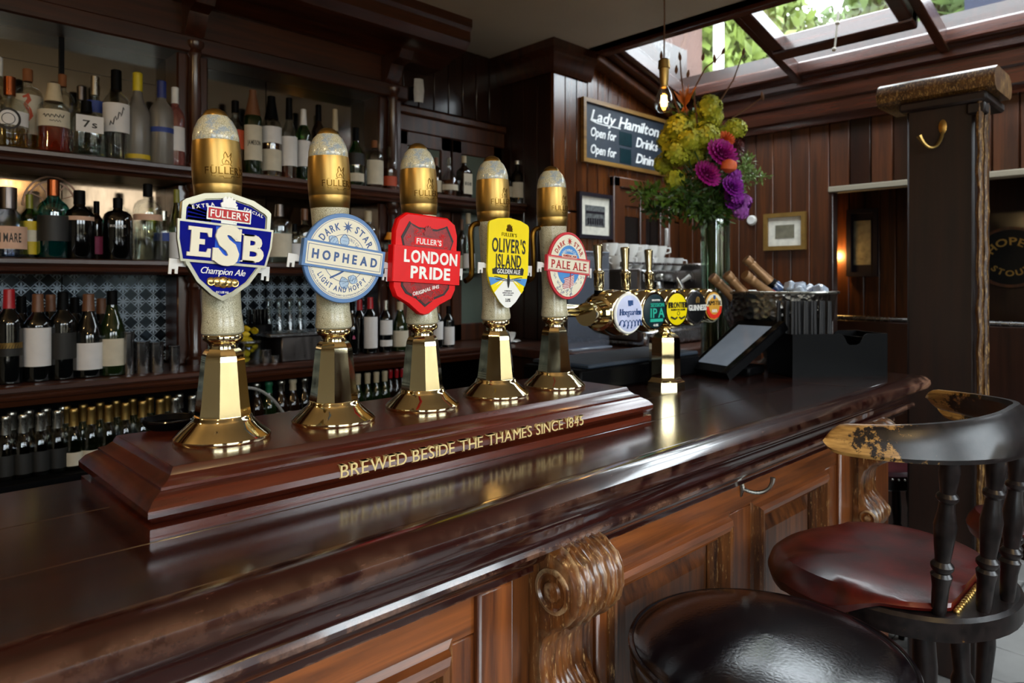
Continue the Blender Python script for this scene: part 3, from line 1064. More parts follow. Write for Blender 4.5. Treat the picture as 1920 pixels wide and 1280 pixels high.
def corbel(xc):
    for s0, s1 in ((-.17, -.10), (.10, .14)):
        MB().bbox(xc + s0, VB - .012, .12, xc + s1, VB + .02, .952, .005).build('pilaster', 'oak_stile', bf, True)
    MB().bbox(xc - .10, VB - .004, .12, xc + .10, VB + .02, .952, .004).build('pilaster', 'oak_panel', bf, True)
    pr = [(.045, .998), (.07, .99), (.09, .975), (.1, .955), (.101, .93), (.094, .908), (.08, .89), (.062, .878), (.050, .873), (.047, .866), (.036, .855), (.029, .835), (.027, .81),
          (.03, .785), (.040, .765), (.054, .752), (.064, .738), (.066, .72), (.060, .704), (.047, .694), (.032, .692)]
    nu = 56
    hw = .06
    vs, fs = [], []
    for j, (o, z) in enumerate(pr):
        dn = Vector((pr[min(j + 1, len(pr) - 1)][0] - pr[max(j - 1, 0)][0], pr[min(j + 1, len(pr) - 1)][1] - pr[max(j - 1, 0)][1])).normalized()
        nx, nz = -dn.y, dn.x
        ridg = 1.0 if (j < 8 or j > 13) else .15
        for i in range(nu + 1):
            t = i / nu * 2 - 1
            rp = (abs(sin(t * 9.5 + .9 * sin(j * .42 + t) + .5 * sin(t * 17 + j * .5))) ** .8 * .0065 + .0016 * sin(t * 41 + j * 1.7)) * ridg
            rp -= .010 * (abs(t) ** 8) * ridg
            vs.append((xc + t * hw, VB - (o + nx * rp), z + nz * rp))
    n1 = nu + 1
    for j in range(len(pr) - 1):
        for i in range(nu):
            fs.append((j * n1 + i, (j + 1) * n1 + i, (j + 1) * n1 + i + 1, j * n1 + i + 1))
    for sgn in (0, nu):
        k = len(vs)
        bk = []
        for j, (o, z) in enumerate(pr):
            bk.append(len(vs))
            vs.append((xc + (-hw if sgn == 0 else hw), VB + .002, z))
        for j in range(len(pr) - 1):
            q = (j * n1 + sgn, bk[j], bk[j + 1], (j + 1) * n1 + sgn)
            fs.append(q if sgn == 0 else q[::-1])
    body = MB().add(vs, fs).build('corbel', 'oak_carved', bf, True, ang=50)
    for sx in (-1, 1):
        for (o, z, r) in ((.055, .935, .034), (.046, .724, .022)):
            M = Matrix.Translation((xc + sx * hw, VB - o, z)) @ Matrix.Rotation(sx * pi / 2, 4, 'Y')
            MB().lathe([(r, -.002), (r, .004), (r * .82, .006), (r * .72, .002), (r * .5, .002), (r * .42, .006), (r * .2, .008), (0, .008)], 24, M).build('scroll', 'oak_carved', body, True)
    MB().bbox(xc - .05, VB - .03, .55, xc + .05, VB, .69, .012).build('corbel_drop', 'oak_carved', body, True)
corbel(.83)
corbel(2.17)
# brushed coat hook under the counter edge
hp, _ = ony(1392, VB - .004, 916)
h = MB().tube([hp + Vector((0, .004, .014)), hp, hp + Vector((0, .004, -.018))], [.007, .006, .003], 8)
h.tube(bez(hp, hp + Vector((.01, -.03, -.012)), hp + Vector((.03, -.055, -.006)), hp + Vector((.032, -.056, .03)), 10), [.0045] * 9 + [.005, .006], 8)
plabel(h.build('coat_hook', 'silver', bf, True), 'small bright metal coat hook')

# ------------------------------------------------------------------ plinth carrying the hand pumps
PT = 1.172
pl = thing('pump_plinth', 'long moulded mahogany plinth lettered in gold under the hand pumps', 'plinth', (.76, 1.03, CTZ))
prof = [(.0, 1.10), (.0, 1.112), (.012, 1.115), (.004, 1.119), (-.003, 1.126), (-.003, 1.134), (.004, 1.143), (.014, 1.149), (.0175, 1.1505), (.0175, 1.154), (.026, 1.157), (.033, 1.163), (.037, PT - .001), (.038, PT)]
PX0, PX1, PY0, PY1 = .258, 1.262, .868, 1.185
rows = [(PX0, PY0, 1, 1), (PX1, PY0, -1, 1), (PX1, PY1, -1, -1), (PX0, PY1, 1, -1)]
vs, fs = [], []
for X, Y, sx, sy in rows:
    vs += [(X + sx * o, Y + sy * o, z) for o, z in prof]
n = len(prof)
for k in range(4):
    for i in range(n - 1):
        a, b = k * n, ((k + 1) % 4) * n
        fs.append((a + i, b + i, b + i + 1, a + i + 1))
fs.append(tuple(k * n + n - 1 for k in range(4)))
MB().add(vs, fs).build('body', 'plinth_wood', pl, True, ang=22)
L = MB()
a, _ = ony(638, PY0 - .002, 870)
b, _ = ony(1093, PY0 - .002, 800)
put2d(L, text2d('BREWED BESIDE THE THAMES SINCE 1845', .0185, .0, serif=.07, gap=.17, width=b.x - a.x), FACE(((a.x + b.x) / 2, PY0 + .0052, 1.1335), lean=radians(0)), -.006, .0088)
plabel(L.build('lettering', 'letter_gold', pl, True), 'gold serif lettering')

# ------------------------------------------------------------------ hand pumps
YP = 1.02
PUX = [ony(px, YP)[0].x for px in (418, 626, 792, 930, 1040)]
TILT = Matrix.Rotation(radians(-2.0), 4, 'Y')
PIV = Matrix.Translation((0, 0, .15)) @ TILT @ Matrix.Translation((0, 0, -.15))
def pump_body(t):
    MB().lathe([(.0655, 0), (.0668, .003), (.0665, .006), (.063, .0095), (.052, .019), (.044, .0265), (.041, .030), (.0405, .033), (.039, .035)], 56).build('flange', 'brass', t)
    tw = MB()
    rings = [(.0385, .033), (.0385, .0365), (.0365, .05), (.0300, .112), (.0292, .119), (.0265, .126), (.0225, .131)]
    tw.lathe(rings, 8, ph=radians(-28))
    tw.build('tower', 'brass', t, ang=20)
    MB().lathe([(.0215, .127), (.0195, .134), (.0198, .1375), (.0225, .1405), (.0262, .1425), (.0278, .146), (.0278, .1495), (.026, .152), (.024, .154), (0, .154)], 40).build('collar', 'brass', t)
    h = MB().lathe([(.027, .152), (.0292, .1545), (.0294, .160), (.0283, .168), (.0268, .182), (.0262, .215), (.0268, .255), (.0288, .31), (.0308, .349), (.0, .349)], 40, PIV)
    h.lathe([(.031, .428), (.0318, .4305), (.0314, .438), (.0288, .4495), (.0235, .4605), (.0172, .4672), (0, .468)], 40, PIV)
    ho = h.build('handle', 'crackle_glaze', t)
    plabel(ho, 'crazed cream glazed handle')
    bd = MB().lathe([(.0308, .3475), (.0314, .348), (.0330, .3665), (.0327, .3675), (.0333, .3685), (.0340, .385), (.0339, .402), (.0328, .424), (.0321, .4302), (.0312, .4305)], 48, PIV)
    bo = bd.build('handle_band', 'brass_satin', t, ang=60)
    g = MB()
    FZ = Matrix(((1, 0, 0, 0), (0, 0, -1, 0), (0, 1, 0, 0), (0, 0, 0, 1)))
    tx = MB()
    put2d(tx, text2d("FULLER'S", .010, .0, serif=.06, gap=.2), PIV @ Matrix.Translation((0, 0, .3855)) @ Matrix.Rotation(radians(2), 4, 'Z') @ FZ, -.002, .0004, .0341)
    # beast above a scroll, in outline
    for s in ([(-.021, -.008), (-.021, .007), (-.006, .007), (-.005, .009), (.005, .009), (.006, .007), (.021, .007), (.021, -.008), (.006, -.008), (.005, -.0105), (-.005, -.0105), (-.006, -.008), (-.021, -.008)],
              [(-.006, .009), (-.007, .014), (-.004, .018), (-.0045, .022), (-.002, .0265), (0, .023), (.001, .019), (.004, .021), (.0065, .0255), (.006, .020), (.0045, .017), (.0065, .013), (.005, .009)],
              [(-.003, .011), (-.001, .015), (.002, .013), (.003, .010)]):
        put2d(tx, stroke(s, .0008), PIV @ Matrix.Translation((0, 0, .3855)) @ Matrix.Rotation(radians(2), 4, 'Z') @ FZ, -.002, .0004, .0340)
    plabel(tx.build('engraving', 'brass_dark', bo), 'engraved scroll with a beast emblem')
    MB().lathe([(.0176, .466), (.0174, .4685), (.013, .4745), (.0065, .478), (0, .4792)], 32, PIV).build('handle_tip', 'brass_tip', t)
PUMPS = []
names = ['dark blue shield', 'round blue and cream', 'bright red shield', 'yellow pointed', 'oval red-rimmed']
for i, x in enumerate(PUX):
    t = thing('beer_pump', 'brass and glazed hand pump wearing the %s badge' % names[i], 'beer pump', (x, YP, PT), group='hand pumps on the plinth')
    PUMPS.append(t)
pump_body(PUMPS[0])
for t in PUMPS[1:]:
    for ch in list(PUMPS[0].children):
        copy_tree(ch, t)

def clip(i, px, py, roll, dy=-.043):
    """badge carrier: returns (thing, matrix in the pump's space) centred on the pixel"""
    p, d = ony(px, YP + dy, py)
    return PUMPS[i], FACE(p - Vector((PUX[i], YP, PT)), roll=radians(roll))
def decal(M, name, m, par, *gs, z0=0, z1=.0006):
    mb = MB()
    for g in gs:
        if isinstance(g, tuple):
            put2d(mb, g, M, z0, z1)
        else:
            mb.prism(g, z0, z1, M)
    return mb.build(name, m, par)
def bracket(t, par, M, w, y, z=-.006):
    mb = MB()
    for s in (-1, 1):
        p = [(0, y - .003), (s * (w / 2 + .006), y - .003), (s * (w / 2 + .006), y - .013), (s * (w / 2 + .010), y - .013), (s * (w / 2 + .010), y - .007), (s * (w / 2 + .014), y - .007), (s * (w / 2 + .014), y - .014), (s * (w / 2 + .018), y - .014), (s * (w / 2 + .018), y + .007), (s * (w / 2 + .004), y + .007), (s * (w / 2 - .004), y + .004), (0, y + .004)]
        mb.prism(p if s > 0 else p[::-1], z - .002, z, M)
    # neck ring that holds the badge to the handle
    mb.bbox(-.012, y - .006, -.018, .012, y + .006, z, .001, M)
    plabel(mb.build('bracket', 'white_plastic', par), 'pale plastic badge clip')

# --- 1: blue ESB shield
t, M = clip(0, 422, 459, -4)
sh = [(-.062, .052), (-.058, .056), (-.035, .067), (0, .0735), (.035, .067), (.058, .056), (.062, .052), (.062, .022), (.0595, -.004), (.052, -.030), (.036, -.054), (.015, -.071), (0, -.0785), (-.015, -.071), (-.036, -.054), (-.052, -.030), (-.0595, -.004), (-.062, .022)]
cl = MB().prism(sh, -.006, .001, M, .001).build('badge', 'pewter', t)
plabel(cl, 'blue shield badge with silver rim and three big letters')
ins = [(x * .89, (y - .001) * .895 - .0005) for x, y in sh]
decal(M, 'enamel', 'enamel_blue', cl, ins, z1=.0016)
rim = MB().ring(sh, [(x * .91, (y - .001) * .91) for x, y in sh], 0, .0042, M)
rim.build('rim', 'rim_silver', cl)
bnd = [(-.059, -.028), (.059, -.028), (.0655, .002), (.0668, .0285), (-.0668, .0285), (-.0655, .002)]
MB().prism(bnd, 0, .005, M).build('banner', 'rim_silver', cl)
decal(M, 'banner_field', 'enamel_blue', cl, [(x * .955, y * .885 + .0003) for x, y in bnd], z1=.0056)
decal(M, 'banner_field', 'enamel_royal', cl, [(-.016, -.024), (.02, -.024), (.020, .024), (-.016, .024)], z1=.0058)
def slabE(x0, y0, w, h, st=.011):
    return [(x0, y0), (x0 + w, y0), (x0 + w, y0 + h * .30), (x0 + w - .004, y0 + h * .30), (x0 + w - .006, y0 + h * .17), (x0 + .004 + st, y0 + h * .17), (x0 + .004 + st, y0 + h * .42),
            (x0 + w * .72, y0 + h * .42), (x0 + w * .72, y0 + h * .60), (x0 + .004 + st, y0 + h * .60), (x0 + .004 + st, y0 + h * .83), (x0 + w - .006, y0 + h * .83), (x0 + w - .004, y0 + h * .70), (x0 + w, y0 + h * .70), (x0 + w, y0 + h), (x0, y0 + h), (x0, y0 + h * .87), (x0 + .004, y0 + h * .87), (x0 + .004, y0 + h * .13), (x0, y0 + h * .13)]
lt = MB()
lt.prism(slabE(-.053, -.020, .031, .040), .005, .0085, M)
g = text2d('S', .051, .035, xs=.92)
for dx, dz_ in ((-.0018, 0), (.0018, .0001)):
    for dy_ in (-.001, .001):
        put2d(lt, g, M @ Matrix.Translation((dx, dy_, 0)), .005, .0095 + dz_ + dy_ * .02)
lt.prism([(.0105, .006), (.0185, .006), (.0185, .0235), (.0155, .0235), (.0145, .014)], .005, .0094, M)
lt.prism([(-.0195, -.0235), (-.0165, -.0235), (-.0145, -.013), (-.0115, -.006), (-.0195, -.006)], .005, .0094, M)
g = text2d('B', .0375, .035, xs=1.08, serif=.12)
put2d(lt, g, M @ Matrix.Translation((.0378, -.001, 0)), .005, .0085)
plabel(lt.build('lettering', 'badge_cream', cl), 'three raised cream letters')
pq = MB().prism(rect(.062, .0185, .002, .042), 0, .0034, M).prism(rect(.022, .026, .002, .0425), 0, .0031, M)
pq.build('name_plate', 'silver', cl)
decal(M, 'name_plate_field', 'enamel_red', cl, rect(.058, .0145, .002, .042), z1=.0038)
decal(M, 'lettering', 'letter_white', cl, shift(text2d("FULLER'S", .0098, .018, serif=.05, width=.053), .002, .042), z1=.0046)
decal(M, 'lettering', 'letter_white', cl, shift(text2d('EXTRA', .005, .018, gap=.4), -.034, .0505, .27), shift(text2d('SPECIAL', .0042, .018, gap=.4), .0365, .0505, -.27), z1=.0028)
beast = [(-.010, .052), (-.0115, .057), (-.008, .0595), (-.009, .064), (-.005, .0675), (-.003, .064), (-.001, .0685), (.002, .0655), (.0045, .0675), (.0055, .063), (.0095, .0655), (.0085, .0605), (.0115, .058), (.0095, .055), (.012, .052)]
decal(M, 'beast_emblem', 'letter_white', cl, beast, z1=.0046)
rays = MB()
for k in range(5):
    a = radians(118 + k * 13)
    rays.add([(-.022, .0415 - .003 * k, .0017), (-.022, .039 - .003 * k, .0017), (-.054, .047 - .006 * k, .0017), (-.053, .0505 - .006 * k, .0017)], [(0, 3, 2, 1), (0, 1, 2, 3)], M)
rays.build('sun_rays', 'badge_lilac', cl)
decal(M, 'lettering', 'letter_white', cl, shift(text2d('Champion Ale', .0088, .0, shear=.32, gap=.08, width=.062), 0, -.0375),
      shift(text2d('ALC 5.5% VOL', .0030, .018, width=.018), 0, -.0665), z1=.0028)
cn = MB()
for k, r in ((-2, .0062), (2, .0062), (-1, .0070), (1, .0070), (0, .0082)):
    cn.lathe([(r, 0), (r, .0022 - abs(k) * .0003), (r * .85, .0034 - abs(k) * .0004), (r * .7, .0024), (r * .3, .0036), (0, .0038)], 20, M @ Matrix.Translation((k * .0082, -.0525, .001)))
cn.build('medals', 'gold_coin', cl)
bracket(t, cl, M, .104, -.032)

# --- 2: round HOPHEAD badge
t, M = clip(1, 645, 484, -7)
R = .0712
cl = MB().prism(circ(R, 64), -.005, .0012, M, .001).build('badge', 'badge_bluegrey', t)
plabel(cl, 'round cream badge with blue rim and banner')
decal(M, 'field', 'badge_cream', cl, circ(R * .905, 64), z1=.0018)
nv = MB()
for a, w in ((R * .885, .0006), (R * .53, .0007)):
    nv.ring(circ(a, 64), circ(a - w, 64), .0015, .0022, M)
put2d(nv, text2d('DARK', .0112, .018, gap=.30, arc=(R * .715, 1), width=.040), M @ Matrix.Rotation(radians(39), 4, 'Z'), .0015, .0023)
put2d(nv, text2d('STAR', .0112, .018, gap=.30, arc=(R * .715, 1), width=.040), M @ Matrix.Rotation(radians(-39), 4, 'Z'), .0015, .0023)
nv.prism(star(8, .0098, .0032, 0, R * .70), .0015, .0024, M)
put2d(nv, text2d('LIGHT AND HOPPY', .0082, .018, gap=.40, arc=(R * .70, -1), width=.096), M, .0015, .0023)
put2d(nv, text2d('ALLERGEN WARNING . CONTAINS GLUTEN FROM MALTED BARLEY', .0027, .0, gap=.3, arc=(R * .835, -1), width=.150), M, .0015, .0022)
put2d(nv, text2d('BREWING CO', .005, .0, gap=.5, arc=(R * .44, 1), width=.034), M @ Matrix.Rotation(radians(-14), 4, 'Z'), .0015, .002)
plabel(nv.build('lettering', 'badge_navy', cl), 'blue lettering round the rim')
hop = MB()
def leaf(cx, cy_, l, w, a, n=8):
    out = []
    for s in (1, -1):
        for i in range(n + 1):
            q = i / n if s == 1 else 1 - i / n
            k = w * sin(pi * q) ** .8 * s * (1 + .12 * ((i % 2) - .5))
            x, y = q * l, k
            out.append((cx + x * cos(a) - y * sin(a), cy_ + x * sin(a) + y * cos(a)))
    return out
for spec in ((-.001, -.030, .021, .008, radians(-64)), (.010, -.029, .018, .007, radians(-18)), (-.014, .020, .020, .007, radians(150)), (-.003, .016, .022, .008, radians(92)), (.010, .014, .016, .005, radians(18))):
    hop.prism(leaf(*spec), .0015, .0022, M)
hop.build('hop_leaves', 'hop_pale', cl)
hl = MB()
for spec in ((-.001, -.030, .021, .008, radians(-64)), (.010, -.029, .018, .007, radians(-18)), (-.014, .020, .020, .007, radians(150)), (-.003, .016, .022, .008, radians(92)), (.010, .014, .016, .005, radians(18))):
    p = leaf(*spec)
    put2d(hl, stroke(p + p[:1], .0006), M, .0015, .0026)
    a = spec[4]
    for q in (.25, .5, .75):
        bx, by = spec[0] + q * spec[2] * cos(a), spec[1] + q * spec[2] * sin(a)
        put2d(hl, stroke([(bx - spec[3] * .5 * sin(a), by + spec[3] * .5 * cos(a)), (bx, by), (bx + spec[3] * .5 * sin(a), by - spec[3] * .5 * cos(a))], .0004), M, .0015, .0026)
put2d(hl, stroke(bez((-.022, -.034), (-.008, -.026), (.002, -.022), (.006, -.012), 8), .0028), M, .0015, .0026)
put2d(hl, stroke([(-.003, .008), (-.003, .018)], .0028), M, .0015, .0026)
hl.build('hop_outline', 'badge_navy', cl)
BW = .146
MB().prism(rect(BW, .0415), -.005, .0045, M).build('banner', 'badge_bluegrey', cl)
decal(M, 'banner_field', 'badge_cream', cl, rect(BW * .93, .0345), z1=.0052)
bl = MB().ring(rect(BW * .90, .0285), rect(BW * .89, .0270), .005, .0056, M)
put2d(bl, text2d('HOPHEAD', .0142, .035, gap=.52, width=BW * .80), M, .005, .0058)
plabel(bl.build('lettering', 'badge_navy', cl), 'blue banner letters')
bracket(t, cl, M, BW, -.012)

# --- 3: red LONDON PRIDE shield
t, M = clip(2, 797, 496, -3)
sh = [(-.062, .074), (-.045, .0865), (.045, .0865), (.062, .076), (.068, .058), (.068, -.042), (.060, -.058), (.034, -.070), (.010, -.0865), (0, -.0885), (-.010, -.0865), (-.034, -.070), (-.060, -.058), (-.068, -.042), (-.068, .055)]
cl = MB().prism(sh, -.007, .004, M, .003).build('badge', 'badge_red', t)
plabel(cl, 'bright red shield badge with white lettering')
inner = [(-.056, .044), (-.040, .072), (-.036, .069), (-.020, .0635), (.020, .0635), (.036, .069), (.042, .072), (.058, .046), (.052, .030), (.052, -.040), (.042, -.052), (.020, -.060), (0, -.074), (-.020, -.060), (-.042, -.052), (-.052, -.040), (-.052, .030)]
decal(M, 'outline', 'letter_dark', cl, inner, z0=.003, z1=.0048)
decal(M, 'field', 'badge_red_dark', cl, [(x * .93, y * .94) for x, y in inner], z0=.003, z1=.0054)
scr = MB()
rr = random.Random(5)
for k in range(46):
    y = rr.choice([rr.uniform(-.062, -.03), rr.uniform(.026, .058)])
    w = (.046 - max(0, -y - .045) * 2.0) if y < 0 else .046 - max(0, y - .048) * 1.6
    x = rr.uniform(-w, w)
    if y > 0 and abs(x) < .03 and y < .050:
        continue
    a = rr.uniform(0, 6)
    put2d(scr, stroke([(x + .0045 * q / 9 * cos(a + q * .75), y + .0045 * q / 9 * sin(a + q * .75)) for q in range(10)], .0009), M, .005, .006)
scr.build('scrollwork', 'badge_red', cl)['kind'] = 'stuff'
MB().prism(rect(.146, .062, 0, -.002), -.007, .009, M, .0015).build('banner', 'badge_red', cl)
tl = MB()
put2d(tl, text2d('LONDON', .0205, .035, gap=.14, width=.116), M @ Matrix.Translation((.006, .0125, 0)), .008, .0102)
put2d(tl, text2d('PRIDE', .0205, .035, gap=.14, width=.086), M @ Matrix.Translation((.006, -.0145, 0)), .008, .0102)
plabel(tl.build('lettering', 'letter_white', cl), 'bold white letters in two lines')
MB().prism(rect(.062, .0135, .002, .0395), .004, .0062, M).build('name_plate', 'badge_red', cl)
t2 = MB()
put2d(t2, text2d("FULLER'S", .0096, .018, serif=.05, width=.054), M @ Matrix.Translation((.002, .0395, 0)), .006, .0070)
v, f = text2d('ORIGINAL 1845', .0062, .018, gap=.15, width=.056, serif=.05)
put2d(t2, ([(x, y + .004 * sin(x * 60) + x * .12) for x, y in v], f), M @ Matrix.Translation((.0, -.0445, 0)), .0052, .0064)
t2.build('lettering', 'letter_white', cl)
decal(M, 'beast_emblem', 'badge_red_dark', cl, [(x * .9, (y - .052) * 1.1 + .050) for x, y in beast], z0=.005, z1=.0066)
bracket(t, cl, M, .146, -.008)

# --- 4: yellow OLIVER'S ISLAND shield
t, M = clip(3, 953, 492, -2)
half = [(0, .0872), (.030, .084), (.050, .0775), (.0535, .074), (.0545, .068), (.0545, -.018), (.0505, -.036), (.040, -.056), (.022, -.076), (.008, -.0865), (0, -.0885)]
sh = half + [(-x, y) for x, y in half[-2:0:-1]]
sh = sh[::-1]
cl = MB().prism(sh, -.003, .001, M).build('badge', 'badge_yellow', t)
plabel(cl, 'yellow pointed badge with a rowing boat')
low = [(0, -.030), (.0175, -.0345), (.0415, -.0535), (.022, -.0765), (.008, -.087), (0, -.0885), (-.008, -.087), (-.022, -.0765), (-.0415, -.0535), (-.0175, -.0345)]
decal(M, 'foot_field', 'badge_white', cl, low[::-1], z1=.0014)
ry = MB()
for s in (-1, 1):
    p = [(s * .010, -.031), (s * .052, -.030), (s * .046, -.046)]
    ry.prism(p if s < 0 else p[::-1], 0, .0016, M)
ry.build('blue_rays', 'badge_skyblue', cl)
ry = MB()
for s in (-1, 1):
    p = [(s * .010, -.034), (s * .043, -.052), (s * .037, -.060)]
    ry.prism(p if s < 0 else p[::-1], 0, .0018, M)
ry.build('yellow_rays', 'badge_yellow', cl)
bk = MB()
put2d(bk, text2d("OLIVER'S", .0265, .018, gap=.16, width=.090), M @ Matrix.Translation((0, .0325, 0)), .0008, .0018)
put2d(bk, text2d('ISLAND', .0235, .018, gap=.16, width=.068), M @ Matrix.Translation((0, .0035, 0)), .0008, .0018)
jag = [(-.042, -.024), (.040, -.024), (.042, -.012)] + [(.036 - k * .0043, -.0105 - (.002 if k % 2 else -.002)) for k in range(18)] + [(-.043, -.014)]
bk.prism(jag, .0008, .0017, M)
for s in (-1, 1):
    put2d(bk, stroke([(0, -.0345), (s * .034, -.028), (s * .037, -.0285)], .0013), M, .0008, .0024)
    put2d(bk, stroke([(0, -.0365), (s * .034, -.0335)], .0013), M, .0008, .0024)
bk.prism(leaf(0, -.05, .028, .0032, pi / 2), .0008, .0026, M)
put2d(bk, text2d('A HARMONY OF', .0022, .0, width=.020), M @ Matrix.Translation((0, -.0555, 0)), .0012, .002)
put2d(bk, text2d('CITRUS FLORAL HOPS', .0022, .0, width=.030), M @ Matrix.Translation((0, -.0595, 0)), .0012, .002)
put2d(bk, text2d('AND GOLDEN MALT', .0022, .0, width=.025), M @ Matrix.Translation((0, -.0635, 0)), .0012, .002)
put2d(bk, text2d('3.8%', .0062, .018, width=.013), M @ Matrix.Translation((0, -.0735, 0)), .0012, .002)
plabel(bk.build('lettering', 'letter_dark', cl), 'black lettering')
decal(M, 'lettering', 'letter_white', cl, shift(text2d('GOLDEN ALE', .0082, .018, gap=.14, width=.062), 0, -.0178), z0=.001, z1=.0024)
decal(M, 'lettering', 'brass_dark', cl, shift(text2d("FULLER'S", .0068, .0, serif=.05, gap=.25, width=.040), 0, .054),
      [(x * .75, (y - .052) * .9 + .0605) for x, y in beast], z1=.0017)
bracket(t, cl, M, .109, -.010)

# --- 5: oval PALE ALE badge
t, M = clip(4, 1065, 498, -4)
cl = MB().prism(circ(.064, 64, ry=.0715), -.004, .0012, M, .001).build('badge', 'badge_pinkred', t)
plabel(cl, 'oval red, cream and blue badge')
decal(M, 'field', 'badge_cream', cl, circ(.0585, 64, ry=.066), z1=.0018)
decal(M, 'centre_field', 'badge_skyblue', cl, circ(.037, 48, ry=.043), z1=.0022)
rd = MB()
rd.ring(circ(.0600, 64, ry=.0675), circ(.0592, 64, ry=.0667), .001, .0021, M)
put2d(rd, text2d('DARK', .0105, .018, gap=.30, serif=.06, arc=(.0468, 1), width=.036), M @ Matrix.Translation((0, .004, 0)) @ Matrix.Rotation(radians(41), 4, 'Z'), .0015, .0024)
put2d(rd, text2d('STAR', .0105, .018, gap=.30, serif=.06, arc=(.0468, 1), width=.036), M @ Matrix.Translation((0, .004, 0)) @ Matrix.Rotation(radians(-41), 4, 'Z'), .0015, .0024)
rd.prism(star(8, .0085, .0028, 0, .052), .0015, .0025, M)
rd.build('lettering', 'letter_red', cl)
wl = MB()
put2d(wl, text2d('BREWING CO', .0060, .0, gap=.2, arc=(.0305, 1), width=.044), M @ Matrix.Translation((0, .002, 0)), .002, .003)
for k in range(7):
    y = -.030 - .0035 * k
    put2d(wl, stroke([(-.014 + .003 * sin(k), y), (0, y + .003), (.018, y + .010)], .0015), M, .002, .003)
wl.build('flag_stripes', 'badge_white', cl)
rs = MB()
for k in range(7):
    y = -.0282 - .0035 * k
    put2d(rs, stroke([(-.014 + .003 * sin(k), y), (0, y + .003), (.018, y + .010)], .0015), M, .002, .0031)
put2d(rs, stroke([(.006, -.048), (.006, -.014)], .0016), M, .002, .0034)
rs.build('flag_stripes', 'letter_red', cl)
scr = MB()
for k in range(40):
    a0 = rr.uniform(pi * 1.05, pi * 1.95)
    q = rr.uniform(.040, .056)
    x, y, a = q * cos(a0), q * 1.12 * sin(a0), rr.uniform(0, 6)
    put2d(scr, stroke([(x + .004 * i / 7 * cos(a + i * .8), y + .004 * i / 7 * sin(a + i * .8)) for i in range(8)], .0006), M, .0015, .0022)
scr.build('scrollwork', 'badge_navy', cl)['kind'] = 'stuff'
MB().prism(rect(.138, .034, 0, .001), -.004, .003, M).build('banner', 'badge_pinkred', cl)
decal(M, 'banner_field', 'badge_cream', cl, rect(.131, .028, 0, .001), z1=.0036)
r2 = MB()
put2d(r2, text2d('PALE ALE', .0165, .018, gap=.22, serif=.14, width=.112), M @ Matrix.Translation((0, .0005, 0)), .003, .0042)
for s in (-1, 1):
    r2.prism(rect(.128, .0010, 0, .001 + s * .0128), .003, .0041, M)
r2.build('lettering', 'letter_red', cl)
decal(M, 'strip', 'badge_cream', cl, rect(.048, .0075, 0, .0205), z1=.0034)
decal(M, 'lettering', 'letter_red', cl, shift(text2d('AMERICAN', .0050, .018, width=.042), 0, .0205), z0=.002, z1=.0042)
bracket(t, cl, M, .138, -.006)
for i in (3, 4):
    MB().tube(bez((-.024, .012, .345), (-.055, .012, .345), (-.052, .012, .330), (-.05, .012, .30), 8) + [(-.05, .012, .262)] + bez((-.05, .012, .255), (-.05, .012, .235), (-.06, .012, .235), (-.068, .012, .232), 6), .0055, 8, PIV).build('side_lever', 'brass_dark', PUMPS[i])

q, _ = onz(318, 801, PT)
dish = thing('black_dish', 'small black dish on the plinth behind the first pump', 'dish', q, .2)
MB().lathe([(0, 0), (.030, 0), (.036, .006), (.040, .014), (.037, .014), (.032, .007), (0, .005)], 28).build('dish', 'black_plastic', dish)
MB().tube([(.0385 * cos(a), .0385 * sin(a), .014) for a in [2 * pi * i / 28 for i in range(28)]], .002, 6, closed=True).build('rim', 'black_gloss', dish)

# ================================================================== BACK BAR
ZL, ZM, ZU = CAMZ - .31, CAMZ + .075, CAMZ + .42      # shelf tops
FY = {ZL: 2.48, ZM: 2.60, ZU: 2.62}                    # shelf fronts
X0, X1 = -.9, 2.655
bb = thing('back_bar', 'tall dark mahogany back bar with mirrors and three bottle shelves', 'back bar', (.9, 2.7, 0))
def shelf(z, y, th, x0, x1):
    m = MB()
    pr = [(2.85, z), (y + .008, z), (y, z - .004), (y, z - .016), (y + .010, z - .022), (y + .014, z - .028), (y + .008, z - .034), (y + .010, z - .041), (y + .022, z - .045), (y + .03, z - th), (2.85, z - th)]
    m.sweep(pr, [lambda p: (x0, p[0], p[1]), lambda p: (x1, p[0], p[1])])
    return m.build('shelf', 'backbar_wood', bb, True, ang=25)
shelf(ZU, 2.62, .055, X0, X1)
shelf(ZM, 2.60, .050, X0, 1.92)
shelf(ZL, 2.48, .062, X0, X1)
for a, b in ((.902, 1.016), (1.784, 1.91)):
    for z0, z1 in ((ZL, ZM - .05), (ZM, ZU - .055), (ZU, 2.30)):
        p = MB().bbox(a, 2.72, z0, b, 2.86, z1, .006)
        po = p.build('post', 'backbar_post', bb, True)
        h = z1 - z0
        MB().lathe([(.030, 0), (.03, .02), (.022, .03), (.024, .05), (.02, .06), (.023, h * .5), (.019, h - .06), (.026, h - .045), (.022, h - .03), (.032, h - .015), (.032, h)], 20, Matrix.Translation(((a + b) / 2, 2.70, z0))).build('column', 'backbar_post', po, True)
MB().bbox(X0 - .1, 2.72, ZL, X0, 2.86, 2.30, .006).build('post', 'backbar_post', bb, True)
# mirrors, one pane per bay and level
SPL = .56
for z0, z1, m in ((ZU, 2.26, 'mirror_glass'), (ZM, ZU - .055, 'mirror_brown'), (ZL, ZM - .05, 'etched_mirror')):
    for a, b in ((X0, SPL - .002), (SPL + .002, .902), (1.016, 1.30), (1.304, 1.784)):
        MB().box(a, 2.845, z0, b, 2.85, z1).build('mirror', m, bb, True)
